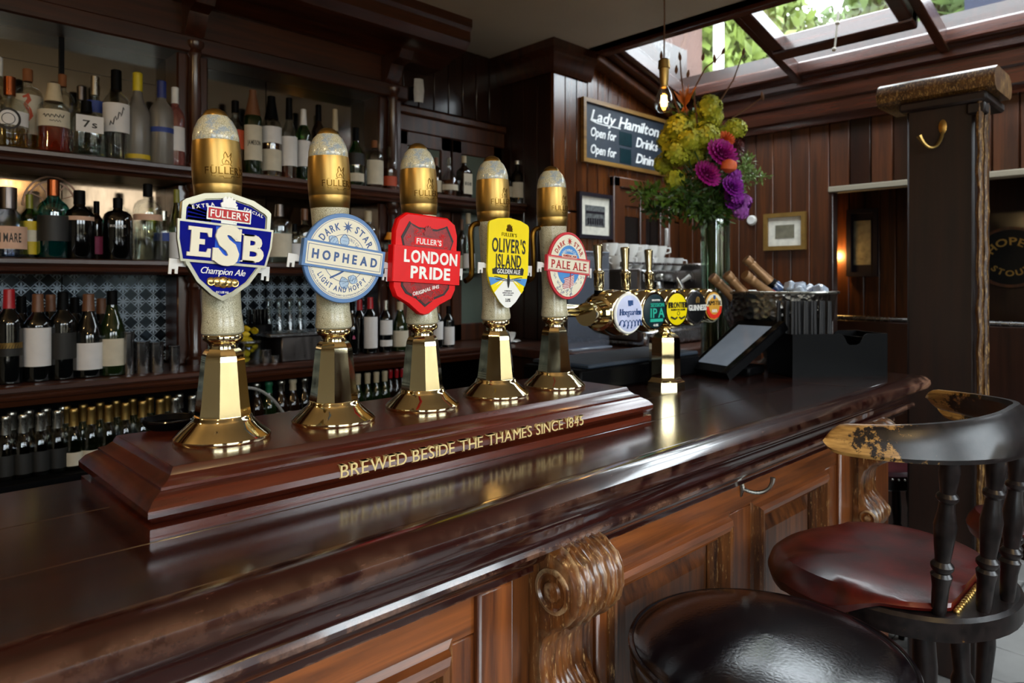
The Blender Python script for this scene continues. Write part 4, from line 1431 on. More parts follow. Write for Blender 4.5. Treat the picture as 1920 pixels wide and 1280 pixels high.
# fine etched line across the upper mirrors
MB().box(X0, 2.8435, 2.148, .902, 2.845, 2.1495).build('etched_line', 'ink', bb, True)
plabel(MB().box(SPL - .008, 2.835, 2.10, SPL + .006, 2.846, 2.26).build('mirror_clip', 'black_plastic', bb, True), 'black strip over the mirror joint')
# painted shell on the middle mirror
sh_ = MB()
c0, _ = ony(98, 2.843, 372)
for r_ in (.105, .090):
    put2d(sh_, stroke([(r_ * .82 * cos(pi * i / 16), r_ * sin(pi * i / 16) - .03) for i in range(17)], .006), FACE(c0), 0, .001)
for k in range(5):
    a = pi * (k + 1) / 6
    put2d(sh_, stroke([(.02 * cos(a), .01 * sin(a) - .04), (.05 * cos(a) + .006 * (k - 2), .06 * sin(a) - .03), (.072 * cos(a), .088 * sin(a) - .03)], .004), FACE(c0), 0, .001)
plabel(sh_.build('painted_shell', 'paper_peach', bb, True), 'painted shell motif on the mirror')
# frieze and cornice under the ceiling
MB().bbox(X0 - .1, 2.69, 2.255, 1.93, 2.87, 2.32, .006).build('frieze_rail', 'backbar_wood', bb, True)
MB().bbox(X0 - .1, 2.74, 2.32, 1.93, 2.87, 2.47, .004).build('frieze', 'backbar_wood', bb, True)
cp = [(2.87, 2.45), (2.72, 2.45), (2.70, 2.462), (2.66, 2.468), (2.64, 2.48), (2.60, 2.488), (2.56, 2.492), (2.53, 2.502), (2.515, 2.52), (2.50, 2.535), (2.50, 2.585), (2.485, 2.60), (2.485, CEIL), (2.87, CEIL)]
MB().sweep(cp, [lambda p: (X0 - .1, p[0], p[1]), lambda p: (2.15, p[0], p[1])]).build('cornice', 'backbar_wood', bb, True, ang=25)
for x in (.96, 1.847):
    m = MB().prism([(0, 0), (.0, -.13), (.03, -.13), (.06, -.09), (.08, -.05), (.14, -.035), (.16, 0)], -.035, .035, Matrix.Translation((x, 2.74, 2.45)) @ Matrix(((0, 0, 1, 0), (-1, 0, 0, 0), (0, 1, 0, 0), (0, 0, 0, 1))))
    m.build('bracket', 'backbar_post', bb, True)
# cabinet below the lower shelf, open rack for the small bottles
RZ, RZ2 = CAMZ - .59, CAMZ - .60
cb = thing('under_cabinet', 'dark open cabinet under the lowest bottle shelf', 'cabinet', (.9, 2.7, 0))
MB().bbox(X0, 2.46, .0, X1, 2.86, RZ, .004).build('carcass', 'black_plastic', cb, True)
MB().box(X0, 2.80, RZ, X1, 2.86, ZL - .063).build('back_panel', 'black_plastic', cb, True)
for x in (X0, 1.02, 1.93, X1 - .02):
    MB().bbox(x, 2.50, RZ, x + .02, 2.80, ZL - .063, .002).build('divider', 'backbar_post', cb, True)
for x in (-.9, -.2, .5, 1.2, 1.9):
    MB().bbox(x, 2.445, .1, x + .66, 2.46, RZ - .04, .004).build('door', 'backbar_wood', cb, True)

# corner cupboard with two glazed doors
cc = thing('corner_cupboard', 'brown corner cupboard with two greenish glazed doors', 'cupboard', (2.3, 2.8, ZL))
MB().bbox(1.93, 2.80, 2.14, 2.66, 2.865, 2.24, .006).bbox(1.93, 2.78, 2.22, 2.66, 2.865, 2.26, .008).build('lintel', 'panel_board', cc, True)
for a, b in ((1.94, 2.275), (2.285, 2.64)):
    d = MB().bbox(a, 2.80, ZL, a + .065, 2.825, 2.14, .004).bbox(b - .065, 2.80, ZL, b, 2.825, 2.14, .004).bbox(a, 2.80, 2.07, b, 2.825, 2.14, .004).bbox(a, 2.80, ZL, b, 2.825, ZL + .09, .004).build('door', 'panel_board', cc, True)
    MB().box(a + .06, 2.812, ZL + .08, b - .06, 2.816, 2.08).build('pane', 'glass_cabinet', d, True)
MB().box(1.93, 2.84, ZL, 2.66, 2.844, 2.14).build('back_panel', 'cream_wall', cc, True)

wl_p, _ = ony(783, 2.80, 172)
wl = thing('wall_light', 'small curved white lamp shade high on the dark boarding', 'wall light', wl_p)
MB().lathe([(.030, -.058), (.036, 0), (.030, .058), (.026, .055), (.032, 0), (.026, -.055), (.030, -.058)], 12, a0=radians(200), a1=radians(300)).build('shade', 'white_plastic', wl)
MB().bbox(-.02, .0, -.03, .02, .045, .03, .004).build('bracket', 'dark_frame', wl)

# ------------------------------------------------------------------ bottles
PRF = {
    'bordeaux': [(.9, 0), (1, .015), (1, .63), (.96, .67), (.78, .72), (.50, .77), (.39, .81), (.37, .85), (.37, .985), (.33, 1)],
    'burgundy': [(.9, 0), (1, .015), (1, .46), (.95, .53), (.78, .62), (.58, .70), (.44, .78), (.37, .85), (.36, .985), (.33, 1)],
    'spirit': [(.92, 0), (1, .02), (1, .60), (.97, .65), (.82, .70), (.52, .745), (.38, .78), (.36, .82), (.36, .985), (.33, 1)],
    'tallneck': [(.92, 0), (1, .02), (1, .50), (.95, .56), (.74, .63), (.50, .69), (.40, .74), (.36, .80), (.35, .985), (.32, 1)],
    'squat': [(.94, 0), (1, .02), (1, .56), (.97, .62), (.84, .67), (.5, .695), (.30, .715), (.28, .75), (.28, .985), (.26, 1)],
    'taper': [(.96, 0), (1, .02), (.96, .15), (.84, .42), (.74, .55), (.64, .62), (.45, .67), (.40, .70), (.40, .985), (.37, 1)],
    'flask': [(.94, 0), (1, .02), (1, .62), (.98, .68), (.88, .74), (.64, .785), (.36, .80), (.30, .82), (.30, .985), (.28, 1)],
    'bulb': [(.5, 0), (.8, .03), (1, .22), (.98, .38), (.8, .52), (.45, .63), (.28, .70), (.24, .78), (.24, .985), (.22, 1)],
    'mixer': [(.92, 0), (1, .02), (1, .44), (.95, .52), (.74, .62), (.52, .71), (.42, .79), (.40, .90), (.47, .93), (.47, .985), (.4, 1)],
    'beer': [(.92, 0), (1, .015), (1, .50), (.95, .56), (.72, .66), (.5, .74), (.40, .82), (.38, .93), (.44, .95), (.44, .985), (.4, 1)],
}
def rad(prof, z):
    for (r0, z0), (r1, z1) in zip(prof, prof[1:]):
        if z0 <= z <= z1 and z1 > z0:
            return r0 + (r1 - r0) * (z - z0) / (z1 - z0)
    return prof[-1][0]
def bottle(label, kind, px, y, zb, topy, wpx, glass, cap=None, capz=.86, labels=(), liquid=None, square=False, name='bottle', group=None, seg=20, face=-.25, pos=None, HR=None):
    """labels: (z0, z1, material, text, ink) as fractions of the height"""
    if pos is None:
        p, d = ony(px, y, topy)
        H = p.z - zb
        R = wpx / 2 * d / FPX
        loc = (p.x, y, zb)
    else:
        loc, (H, R) = pos, HR
    t = thing(name, label, 'bottle', loc, group=group)
    pf = PRF[kind]
    sq = (lambda z: 7 if z < .6 * H else (2.0 + 5 * max(0, (.7 * H - z) / (.1 * H)))) if square else None
    MB().lathe([(0, 0)] + [(r * R, z * H) for r, z in pf] + [(0, H)], seg, sq=sq).build('glass', glass, t)
    if liquid:
        m, q = liquid
        lp = [(0, .012)] + [(r * .92, max(z, .012)) for r, z in pf if z < q] + [(rad(pf, q) * .92, q), (0, q)]
        MB().lathe([(r * R, z * H) for r, z in lp], seg, sq=sq).build('liquid', m, t)
    if cap:
        cpf = [(rad(pf, capz) + .03, capz), (rad(pf, .95) + .035, .95), (rad(pf, .95) + .035, 1.0), (rad(pf, .95) * .9, 1.008), (0, 1.008)]
        if kind == 'mixer' or kind == 'beer':
            cpf = [(rad(pf, capz) + .015, capz), (rad(pf, .92) + .02, .92)] + [(.50, .94), (.52, .985), (.44, 1.006), (0, 1.01)]
        MB().lathe([(r * R, z * H) for r, z in cpf], 14).build('cap', cap, t)
    for (z0, z1, m, *tx) in labels:
        rr_ = 1.0
        if square:
            w = R * .86
            lb = MB().box(-w, -R * 1.012, z0 * H, w, -R * .99, z1 * H)
            lo = lb.build('label', m, t)
        else:
            wv = radians(72)
            lb = MB().lathe([(max(rad(pf, z0), rad(pf, z1)) * R * 1.012, z0 * H), (max(rad(pf, z0), rad(pf, z1)) * R * 1.012, z1 * H)], 12, a0=-pi / 2 + face - wv, a1=-pi / 2 + face + wv)
            lo = lb.build('label', m, t)
        if tx:
            cpx = min((z1 - z0) * H * .45, R * .5)
            g = text2d(tx[0], cpx, .018, width=min(R * 1.5, cpx * len(tx[0]) * .9))
            M = Matrix.Translation((0, 0, (z0 + z1) / 2 * H)) @ Matrix.Rotation(0 if square else face, 4, 'Z') @ Matrix(((1, 0, 0, 0), (0, 0, -1, 0), (0, 1, 0, 0), (0, 0, 0, 1)))
            mb = MB()
            if square:
                put2d(mb, g, M @ Matrix.Translation((0, 0, R * 1.015)), 0, .0005)
            else:
                put2d(mb, g, M, 0, .0006, max(rad(pf, z0), rad(pf, z1)) * R * 1.014)
            mb.build('lettering', tx[1], lo)
    return t

UY = 2.70
G1 = 'bottles on the upper shelf'
U = lambda lab, *a, **k: bottle(lab, *a, group=G1, **k)
stm = U('clear squat bottle with a round stamp label, at the shelf\'s near end', 'squat', 18, 2.675, ZU, 145, 62, 'glass_clear', 'copper', .74, [(.30, .50, 'paper_white')], ('liquid_gold', .28))
U('clear bottle with a white cap, cut by the photo edge', 'spirit', -6, 2.77, ZU, 108, 48, 'glass_grey', 'white_plastic', .80)
sea = U('corked bottle with an orange seahorse on a cream label', 'flask', 52, 2.76, ZU, 131, 50, 'glass_clear', 'cork', .86, [(.22, .68, 'paper')], ('liquid_gold', .22))
red_ = U('squat bottle of red liquid with a cream label and cream cap', 'spirit', 101, 2.675, ZU, 158, 54, 'glass_clear', 'foil_cream', .74, [(.36, .60, 'paper')], ('liquid_red', .38))
U('clear corked flask behind the bottle of red liquid', 'flask', 117, 2.78, ZU, 141, 42, 'glass_clear', 'cork', .86, (), ('liquid_gold', .25))
U('square gin bottle with dark cap and white label', 'flask', 162, 2.672, ZU, 190, 52, 'glass_clear', 'black_plastic', .80, [(.40, .70, 'paper_white', '7s', 'ink')], ('liquid_water', .3), square=True)
U('grey-capped clear bottle behind the square gin', 'spirit', 152, 2.79, ZU, 163, 36, 'glass_grey', 'steel_dark', .82)
U('tall clear bottle with silver cap and blue disc', 'tallneck', 178, 2.76, ZU, 144, 38, 'glass_clear', 'silver', .78, [(.56, .70, 'paper_blue')], ('liquid_water', .5))
tall_ = U('tall clear vodka bottle with a long black cap and script label', 'spirit', 218, 2.69, ZU, 133, 46, 'glass_clear', 'black_plastic', .78, [(.30, .62, 'paper_white')], ('liquid_water', .4))
U('frosted bottle with a yellow stripe down its neck', 'tallneck', 258, 2.70, ZU, 138, 44, 'glass_frost', 'cap_yellow', .80, [(.04, .09, 'paper_yellow')])
U('frosted vodka bottle with a blue cap and blue band', 'spirit', 303, 2.69, ZU, 153, 42, 'glass_frost', 'cap_blue', .80, [(.38, .44, 'paper_blue')])
U('pink bottle with a white cap beside the dark post', 'spirit', 328, 2.70, ZU, 165, 34, 'glass_pink', 'white_plastic', .80, [(.2, .5, 'paper_white')])
U('amber whiskey bottle with a red label and black star stopper', 'spirit', 441, 2.72, ZU, 190, 34, 'glass_grey', 'black_plastic', .84, [(.34, .60, 'paper_orange')], ('liquid_amber', .55))
U('dark green whiskey bottle with a large cream label', 'bordeaux', 474, 2.69, ZU, 170, 33, 'glass_winegreen', 'foil_tan', .70, [(.17, .58, 'paper', 'JAMESON', 'ink')])
U('whisky bottle with one small and one wide cream label', 'spirit', 509, 2.70, ZU, 182, 36, 'glass_grey', 'black_plastic', .72, [(.08, .34, 'paper'), (.42, .62, 'paper_white')], ('liquid_amber', .5))
U('clear whisky bottle with a tall white label and black capsule', 'tallneck', 542, 2.69, ZU, 185, 30, 'glass_grey', 'black_plastic', .74, [(.16, .52, 'paper_white')], ('liquid_amber', .4))
U('green bottle with white neck band and white label', 'bordeaux', 569, 2.70, ZU, 206, 26, 'glass_green', 'white_plastic', .78, [(.2, .56, 'paper_white')], ('liquid_gold', .5))
U('dark-capped bottle half hidden by the second pump handle', 'bordeaux', 597, 2.74, ZU, 198, 26, 'glass_brown', 'black_plastic', .80, [(.2, .5, 'paper')])
U('slim bottle with a straw-coloured neck behind the second pump', 'tallneck', 628, 2.76, ZU, 206, 26, 'glass_olive', 'foil_cream', .72, [(.2, .5, 'paper_orange')])
U('bright green bottle with black neck and low cream label', 'tallneck', 667, 2.69, ZU, 240, 31, 'glass_green', 'black_plastic', .78, [(.08, .22, 'paper'), (.36, .56, 'paper_black')], ('liquid_gold', .5))
U('corked amber bottle with a big cream label', 'flask', 702, 2.69, ZU, 264, 33, 'glass_grey', 'cork', .85, [(.08, .58, 'paper')], ('liquid_amber', .6))
U('clear-topped bottle with an orange label beside the third pump', 'spirit', 730, 2.70, ZU, 276, 28, 'glass_clear', 'glass_grey', .82, [(.10, .32, 'paper_orange')], ('liquid_amber', .5))
U('small dark bottle just past the third pump handle', 'spirit', 818, 2.71, ZU, 296, 20, 'glass_brown', 'foil_tan', .8, [(.1, .4, 'paper')])
U('round bulbous decanter bottle with brown spirit', 'bulb', 842, 2.69, ZU, 296, 34, 'glass_clear', 'glass_grey', .8, [(.16, .30, 'paper')], ('liquid_amber', .42))
U('square whisky bottle with a tall numbered cream label', 'spirit', 870, 2.69, ZU, 293, 24, 'glass_brown', 'foil_cream', .84, [(.10, .58, 'paper', '808', 'ink')], square=True)
U('dark liqueur bottle behind the fourth pump handle', 'bordeaux', 952, 2.72, ZU, 318, 20, 'glass_black', 'black_plastic', .8, [(.2, .5, 'paper')])
U('dark bottle with round emblem and cream label near the boarded corner', 'bordeaux', 970, 2.70, ZU, 302, 26, 'glass_black', 'silver', .92, [(.15, .5, 'paper')])

FB = Matrix(((1, 0, 0, 0), (0, 0, -1, 0), (0, 1, 0, 0), (0, 0, 0, 1)))
def printed(t, m, name, gs, zc, R):
    mb = MB()
    for g in gs:
        put2d(mb, g, Matrix.Translation((0, 0, zc)) @ Matrix.Rotation(-.2, 4, 'Z') @ FB, 0, .0007, R)
    mb.build(name, m, t)
_, d_ = ony(52, 2.76)
printed(sea, 'paper_orange', 'seahorse_print', [stroke([(-.012, .045), (.002, .052), (.006, .038), (-.004, .022), (.006, .004), (.012, -.014), (.004, -.03), (-.004, -.022)], [.006, .014, .012, .012, .013, .010, .006, .003])], .135, 25 * d_ / FPX * 1.02)
_, d_ = ony(101, 2.675)
printed(red_, 'ink', 'label_print', [stroke([(-.03 + .004 * i, .006 * sin(i * 2.2)) for i in range(16)], .003), stroke([(-.012 + .004 * i, -.016 + .003 * sin(i * 2.9)) for i in range(9)], .002)], .115, 27 * d_ / FPX * 1.03)
_, d_ = ony(218, 2.69)
printed(tall_, 'ink', 'label_print', [stroke([(-.022 + .0035 * i, -.03 + .0045 * i + .012 * sin(i * 1.7)) for i in range(14)], .003)], .145, 23 * d_ / FPX * 1.03)
_, d_ = ony(18, 2.675)
printed(stm, 'ink', 'stamp_print', [stroke(circ(.030, 28) + circ(.030, 28)[:1], .007), stroke(circ(.017, 20) + circ(.017, 20)[:1], .002)], .085, 31 * d_ / FPX * 1.025)

G2 = 'bottles on the middle shelf'
Mm = lambda lab, *a, **k: bottle(lab, *a, group=G2, **k)
Mm('wide blue gin bottle with a grey cap and peach label', 'taper', 15, 2.66, ZM, 352, 66, 'glass_blue', 'steel_dark', .70, [(.12, .44, 'paper_peach', 'GIN MARE', 'ink')], ('liquid_water', .5))
Mm('slim bottle with olive cap and yellow label', 'spirit', 55, 2.68, ZM, 365, 30, 'glass_olive', 'cap_olive', .78, [(.06, .26, 'paper_yellow'), (.26, .44, 'paper'), (.44, .58, 'paper_yellow')])
Mm('turquoise gin bottle with a copper neck', 'spirit', 100, 2.66, ZM, 338, 52, 'glass_aqua', 'copper', .80, [(.22, .54, 'paper_black')], ('liquid_aqua', .3))
Mm('black bottle with a silver stripe label', 'spirit', 149, 2.66, ZM, 358, 50, 'glass_black', 'black_plastic', .8, [(.56, .62, 'paper_peach')])
Mm('small dark bottle with a pink label', 'spirit', 181, 2.74, ZM, 378, 26, 'glass_brown', 'black_plastic', .8, [(.1, .4, 'paper_pink')])
Mm('black gin bottle with small white lettering below its shoulder', 'flask', 221, 2.66, ZM, 372, 50, 'glass_black', 'black_plastic', .84, [(.50, .58, 'glass_black', 'BULLDOG', 'paper_white')])
Mm('clear square-shouldered vodka bottle with a dark wide stopper', 'flask', 277, 2.67, ZM, 346, 50, 'glass_clear', 'black_plastic', .84, [(.52, .60, 'paper_peach')], ('liquid_water', .5))
Mm('clear bottle with a small blue label', 'spirit', 306, 2.73, ZM, 396, 34, 'glass_clear', 'silver', .82, [(.4, .56, 'paper_blue')], ('liquid_water', .4))
Mm('olive-necked bottle with white label beside the blue pump badge', 'burgundy', 331, 2.70, ZM, 356, 26, 'glass_olive', 'cap_olive', .82, [(.04, .40, 'paper_white')])
Mm('frosted ribbed bottle just beyond the blue pump badge', 'flask', 524, 2.66, ZM, 384, 44, 'glass_clear', 'steel_dark', .80, [(.1, .5, 'paper')], ('liquid_water', .6))
Mm('small bottle with a pale label beside the ribbed bottle', 'spirit', 552, 2.68, ZM, 420, 24, 'glass_grey', 'black_plastic', .8, [(.05, .5, 'paper_white')])
Mm('dark decanter with a broad brown stopper behind the second pump', 'squat', 571, 2.74, ZM, 392, 40, 'glass_grey', 'foil_tan', .8, [(.15, .5, 'paper')], ('liquid_amber', .3))
Mm('clear bottle with a cream capsule behind the round badge', 'spirit', 690, 2.70, ZM, 396, 34, 'glass_clear', 'foil_cream', .8, [(.1, .4, 'paper')], ('liquid_water', .4))
Mm('clear bottle with a round orange stopper', 'flask', 730, 2.68, ZM, 436, 30, 'glass_clear', 'orange_fruit', .78, [(.1, .4, 'paper_orange')], ('liquid_amber', .5))
Mm('plain clear bottle with grey cap between the second and third badges', 'spirit', 710, 2.76, ZM, 420, 26, 'glass_clear', 'steel_dark', .8)
bottle('small clear bottle standing before the cupboard glass by the third pump', 'spirit', 878, 2.74, ZM - .02, 400, 24, 'glass_clear', 'foil_cream', .82, [(.05, .3, 'paper_white')], ('liquid_water', .5), group='bottles in the corner')
bottle('slim brown bottle beside the small clear bottle in the corner', 'spirit', 866, 2.77, ZM - .02, 412, 16, 'glass_brown', 'foil_tan', .8, [(.05, .3, 'paper')], group='bottles in the corner')
cs_ = thing('glass_shelf', 'short glass shelf across the corner cupboard', 'shelf', (2.3, 2.74, ZM - .03))
MB().bbox(1.912, 2.69, ZM - .032, 2.66, 2.795, ZM - .0205, .002).build('plate', 'glass_cabinet', cs_, True)

G3 = 'wine bottles on the lower shelf'
Wn = lambda lab, *a, **k: bottle(lab, *a, group=G3, name='wine_bottle', **k)
LY = 2.585
Wn('dark wine bottle with a bright red capsule and round gold label', 'bordeaux', 17, LY, ZL, 543, 45, 'glass_wine', 'foil_red', .80, [(.30, .44, 'paper_black'), (.38, .44, 'ink_gold')])
Wn('red-capsuled wine bottle cut by the photo edge', 'bordeaux', -14, 2.66, ZL, 548, 42, 'glass_wine', 'foil_red', .80)
Wn('dark wine bottle with a tall white label', 'bordeaux', 71, LY, ZL, 552, 45, 'glass_wine', 'foil_tan', .80, [(.18, .62, 'paper_white')])
Wn('black wine bottle without visible label between two labelled ones', 'bordeaux', 118, LY, ZL, 548, 46, 'glass_wine', 'black_plastic', .80, [(.24, .54, 'paper_black')])
Wn('burgundy bottle with a wide white label beside the green one', 'burgundy', 166, LY, ZL, 552, 48, 'glass_wine', 'foil_tan', .80, [(.10, .42, 'paper_white')])
Wn('green burgundy bottle with a cream label', 'burgundy', 210, LY, ZL, 546, 46, 'glass_winegreen', 'black_plastic', .84, [(.12, .44, 'paper')])
for k, (px, ty) in enumerate(((40, 556), (95, 553), (140, 558), (190, 560))):
    Wn('shadowed wine bottle in the back row, %s from the near end' % ORD[k], 'bordeaux', px, 2.70, ZL, ty, 40, 'glass_wine', 'foil_tan' if k % 2 else 'black_plastic', .80)
Wn('dark wine bottle with a pink ampersand', 'burgundy', 660, LY, ZL, 566, 26, 'glass_wine', 'black_plastic', .84, [(.22, .46, 'glass_wine', '&', 'paper_pink')])
Wn('red-capsuled wine bottle with a tall white label, by the third pump', 'bordeaux', 694, LY, ZL, 558, 27, 'glass_wine', 'foil_red', .80, [(.10, .66, 'paper_white')])
Wn('red-capsuled wine bottle tucked behind the tall white label', 'bordeaux', 674, 2.69, ZL, 562, 25, 'glass_wine', 'foil_red', .80)
Wn('wine bottle with a black and white label', 'bordeaux', 723, LY, ZL, 563, 25, 'glass_wine', 'silver', .82, [(.34, .62, 'paper_white'), (.12, .24, 'paper_white')])
Wn('amber burgundy bottle with a wide cream label', 'burgundy', 750, LY, ZL, 566, 31, 'glass_winegreen', 'foil_cream', .84, [(.10, .42, 'paper')])
Wn('wine bottle with white label just beyond the third pump tower', 'bordeaux', 820, LY, ZL, 572, 22, 'glass_wine', 'foil_tan', .82, [(.2, .62, 'paper_white')])
Wn('wine bottle with low white label, last in the row', 'bordeaux', 841, LY, ZL, 574, 22, 'glass_wine', 'black_plastic', .82, [(.06, .5, 'paper_white')])

# steel bar tools, jar of lemons, steel napkin box, carafes
def tumbler(label, px, ty, w, y=2.56):
    p, d = ony(px, y, ty)
    H, R = p.z - ZL, w / 2 * d / FPX
    t = thing('steel_tumbler', label, 'tumbler', (p.x, y, ZL), group='steel measures on the lower shelf')
    MB().lathe([(0, 0), (R * .93, 0), (R * .97, .002), (R, H - .002), (R * 1.02, H), (R * .94, H), (R * .88, .004), (0, .004)], 24).build('cup', 'steel', t)
    MB().lathe([(R * 1.0, H - .006), (R * 1.05, H - .004), (R * 1.05, H), (R * .96, H + .001)], 24).build('rim', 'steel', t)
tumbler('tall slim steel measure beside the green wine bottle', 241, 622, 19)
tumbler('wide steel tumbler, first of the matching pair', 266, 640, 26)
tumbler('wide steel tumbler, second of the matching pair', 293, 641, 25)
tumbler('short steel measure nearest the dark post', 327, 648, 19)
tumbler('steel cup between the lemon jar and the napkin box', 497, 655, 22)
tumbler('smallest steel cup against the napkin box', 515, 666, 16, 2.54)
p, d = ony(466, 2.57, 640)
lj = thing('lemon_jar', 'glass jar heaped with lemon wedges beside the first pump', 'jar', (p.x, 2.57, ZL))
MB().lathe([(0, 0), (.04, 0), (.043, .004), (.043, .085), (.041, .085), (.04, .006), (0, .006)], 24).build('jar', 'glass_clear', lj)
MB().lathe([(.044, .080), (.0465, .082), (.0465, .088), (.043, .088)], 24).build('rim', 'steel', lj)
rl = random.Random(11)
for k in range(11):
    a, r, z = rl.uniform(0, 6.3), rl.uniform(0, .022), .02 + .0115 * k
    t = thing('lemon_wedge', 'lemon wedge in the glass jar, %s counting from the bottom' % ORD[k], 'lemon', (p.x + r * cos(a), 2.57 + r * sin(a), ZL + z), rl.uniform(0, 6), group='lemon wedges in the jar')
    M = Matrix.Rotation(rl.uniform(-.8, .8), 4, 'X')
    MB().lathe([(0, -.020), (.010, -.012), (.014, 0), (.010, .012), (0, .020)], 8, M @ Matrix.Rotation(pi / 2, 4, 'Y'), a0=0, a1=pi).build('rind', 'lemon', t)
    MB().prism([(-.02, 0), (-.011, -.011), (0, -.0135), (.011, -.011), (.02, 0)], -.001, .001, M @ Matrix.Rotation(pi / 2, 4, 'X')).build('flesh', 'cap_yellow', t)
a, _ = ony(528, 2.52, 650); b, _ = ony(605, 2.52, 650)
nb = thing('napkin_box', 'brushed steel box with an overhanging lid behind the second pump', 'steel box', (a.x, 2.6, ZL))
MB().bbox(a.x, 2.52, ZL, b.x + .06, 2.68, ZL + .098, .004).build('box', 'steel_dark', nb, True)
MB().bbox(a.x - .05, 2.51, ZL + .098, b.x + .07, 2.69, ZL + .112, .003).build('lid', 'steel', nb, True)
p, _ = ony(492, 2.66, 590)
sj = thing('straw_tub', 'black tub of straws behind the napkin box', 'tub', (p.x, 2.70, ZL))
MB().lathe([(0, 0), (.05, 0), (.055, .14), (.05, .14), (.046, .005), (0, .005)], 20).build('tub', 'black_plastic', sj)
s_ = MB()
for k in range(26):
    a = k * 2.4; r = .042 * math.sqrt(k / 26)
    s_.tube([(r * cos(a), r * sin(a), .006), (r * 1.1 * cos(a), r * 1.1 * sin(a), .20)], .003, 6)
s_.build('straws', 'black_gloss', sj)
for k, px in enumerate((513, 533, 553, 572)):
    p, d = ony(px, 2.70, 560)
    t = thing('carafe', 'slender glass carafe, %s in the row above the napkin box' % ORD[k], 'carafe', (p.x, 2.745, ZL), group='carafes behind the napkin box')
    MB().lathe([(0, 0), (.026, 0), (.029, .02), (.029, .05), (.02, .10), (.011, .17), (.011, .225), (.015, .24), (.013, .24), (.009, .225), (.009, .17), (.018, .1), (.026, .05), (.026, .02), (0, .006)], 18, Matrix.Translation((0, 0, .0))).build('glass', 'glass_clear', t)
    MB().lathe([(.0155, .232), (.017, .236), (.0155, .24)], 18).build('lip', 'glass_grey', t)
p, d = ony(960, 2.53, 640)
cu = thing('espresso_cup', 'single white cup on a saucer at the end of the lower shelf', 'cup', (p.x, 2.55, ZL))
MB().lathe([(0, .006), (.018, .007), (.03, .03), (.034, .052), (.032, .052), (.027, .03), (0, .012)], 24).build('cup', 'white_china', cu)
MB().lathe([(0, 0), (.035, .0), (.062, .009), (.06, .011), (.034, .005), (0, .005)], 28).build('saucer', 'white_china', cu)
MB().tube([(-.031, 0, .044), (-.046, 0, .042), (-.048, 0, .028), (-.028, 0, .02)], .0035, 8).build('handle', 'white_china', cu)

# small bottles in the rack below the lower shelf
def rack(px0, px1, n, y, topy0, topy1, kind, H, R, glass, cap, capz, labs, desc, group, row=''):
    first = None
    for k in range(n):
        f = k / max(n - 1, 1)
        p, d = ony(px0 + (px1 - px0) * f, y)
        lab = desc % ORD[k]
        if first is None:
            first = bottle(lab, kind, 0, 0, 0, 0, 0, glass, cap, capz, labs, name='small_bottle', group=group, seg=14, pos=(p.x, y, RZ), HR=(H, R))
        else:
            t = copy_tree(first)
            t['label'] = lab
            t.location = (p.x, y + .004 * sin(k * 5), RZ)
            t.rotation_euler = (0, 0, .15 * sin(k * 3.1))
rack(10, 108, 4, 2.53, 0, 0, 'mixer', .19, .0275, 'glass_grey', 'silver', .72, [(.08, .40, 'paper_black')], '%s silver-capped mixer in the front row of the rack, from the near end', 'small bottles in the rack')
rack(22, 118, 4, 2.60, 0, 0, 'mixer', .19, .0275, 'glass_grey', 'silver', .72, (), '%s silver-capped mixer in the second row of the rack, from the near end', 'small bottles in the rack')
rack(138, 300, 6, 2.53, 0, 0, 'mixer', .19, .0275, 'glass_grey', 'brass_satin', .72, [(.08, .30, 'paper')], '%s gold-necked mixer in the front row of the rack, left to right', 'small bottles in the rack')
rack(124, 312, 7, 2.60, 0, 0, 'mixer', .19, .0275, 'glass_winegreen', 'brass_satin', .72, (), '%s gold-necked mixer in the second row of the rack, left to right', 'small bottles in the rack')
rack(328, 360, 2, 2.53, 0, 0, 'mixer', .19, .0285, 'glass_clear', 'silver', .74, [(.08, .40, 'paper_white')], '%s tonic bottle beside the first pump tower, in the front row', 'small bottles in the rack')
rack(336, 372, 2, 2.60, 0, 0, 'mixer', .19, .0285, 'glass_clear', 'silver', .74, (), '%s tonic bottle beside the first pump tower, in the second row', 'small bottles in the rack')
for k, (px, gl, cp, lb, ds) in enumerate(((481, 'glass_brown', 'silver', 'paper_blue', 'blue-labelled beer bottle'), (504, 'glass_winegreen', 'cap_green', 'cap_green', 'green-capped beer bottle'), (527, 'glass_brown', 'silver', 'paper_white', 'silver-capped beer bottle with white label'),
                                          (549, 'glass_brown', 'foil_cream', 'paper', 'cream-necked beer bottle'), (571, 'glass_black', 'silver', 'paper_blue', 'black beer bottle nearest the second pump tower'))):
    p, d = ony(px, 2.56)
    bottle(ds + ' in the rack between the first two pumps', 'beer', 0, 0, 0, 0, 0, gl, cp, .80, [(.2, .42, lb)], name='beer_bottle', group='beer bottles in the rack', seg=14, pos=(p.x, 2.56, RZ), HR=(.205, .03))
rack(671, 722, 4, 2.56, 0, 0, 'mixer', .20, .026, 'glass_winegreen', 'foil_cream', .78, [(.06, .36, 'paper_white')], '%s green bottle in the rack between the second and third pumps', 'green bottles in the rack')
rack(732, 764, 4, 2.60, 0, 0, 'mixer', .20, .022, 'glass_brown', 'foil_red', .80, (), '%s small red-topped bottle in the rack beside the third pump', 'red-topped bottles in the rack')
hs = MB()
A, B_, C_, D_ = [ony(a, 2.45, b)[0] for a, b in ((450, 728), (480, 722), (515, 735), (545, 800))]
hs.tube([tuple(A + Vector((0, .06, .0)))] + bez(A, B_, C_, D_, 14) + [tuple(D_ + Vector((.04, .0, -.16)))], .0055, 8)
tag(hs.build('drain_hose', 'grey_cable', None), 'thin grey hose curving down behind the first two pumps', 'hose')

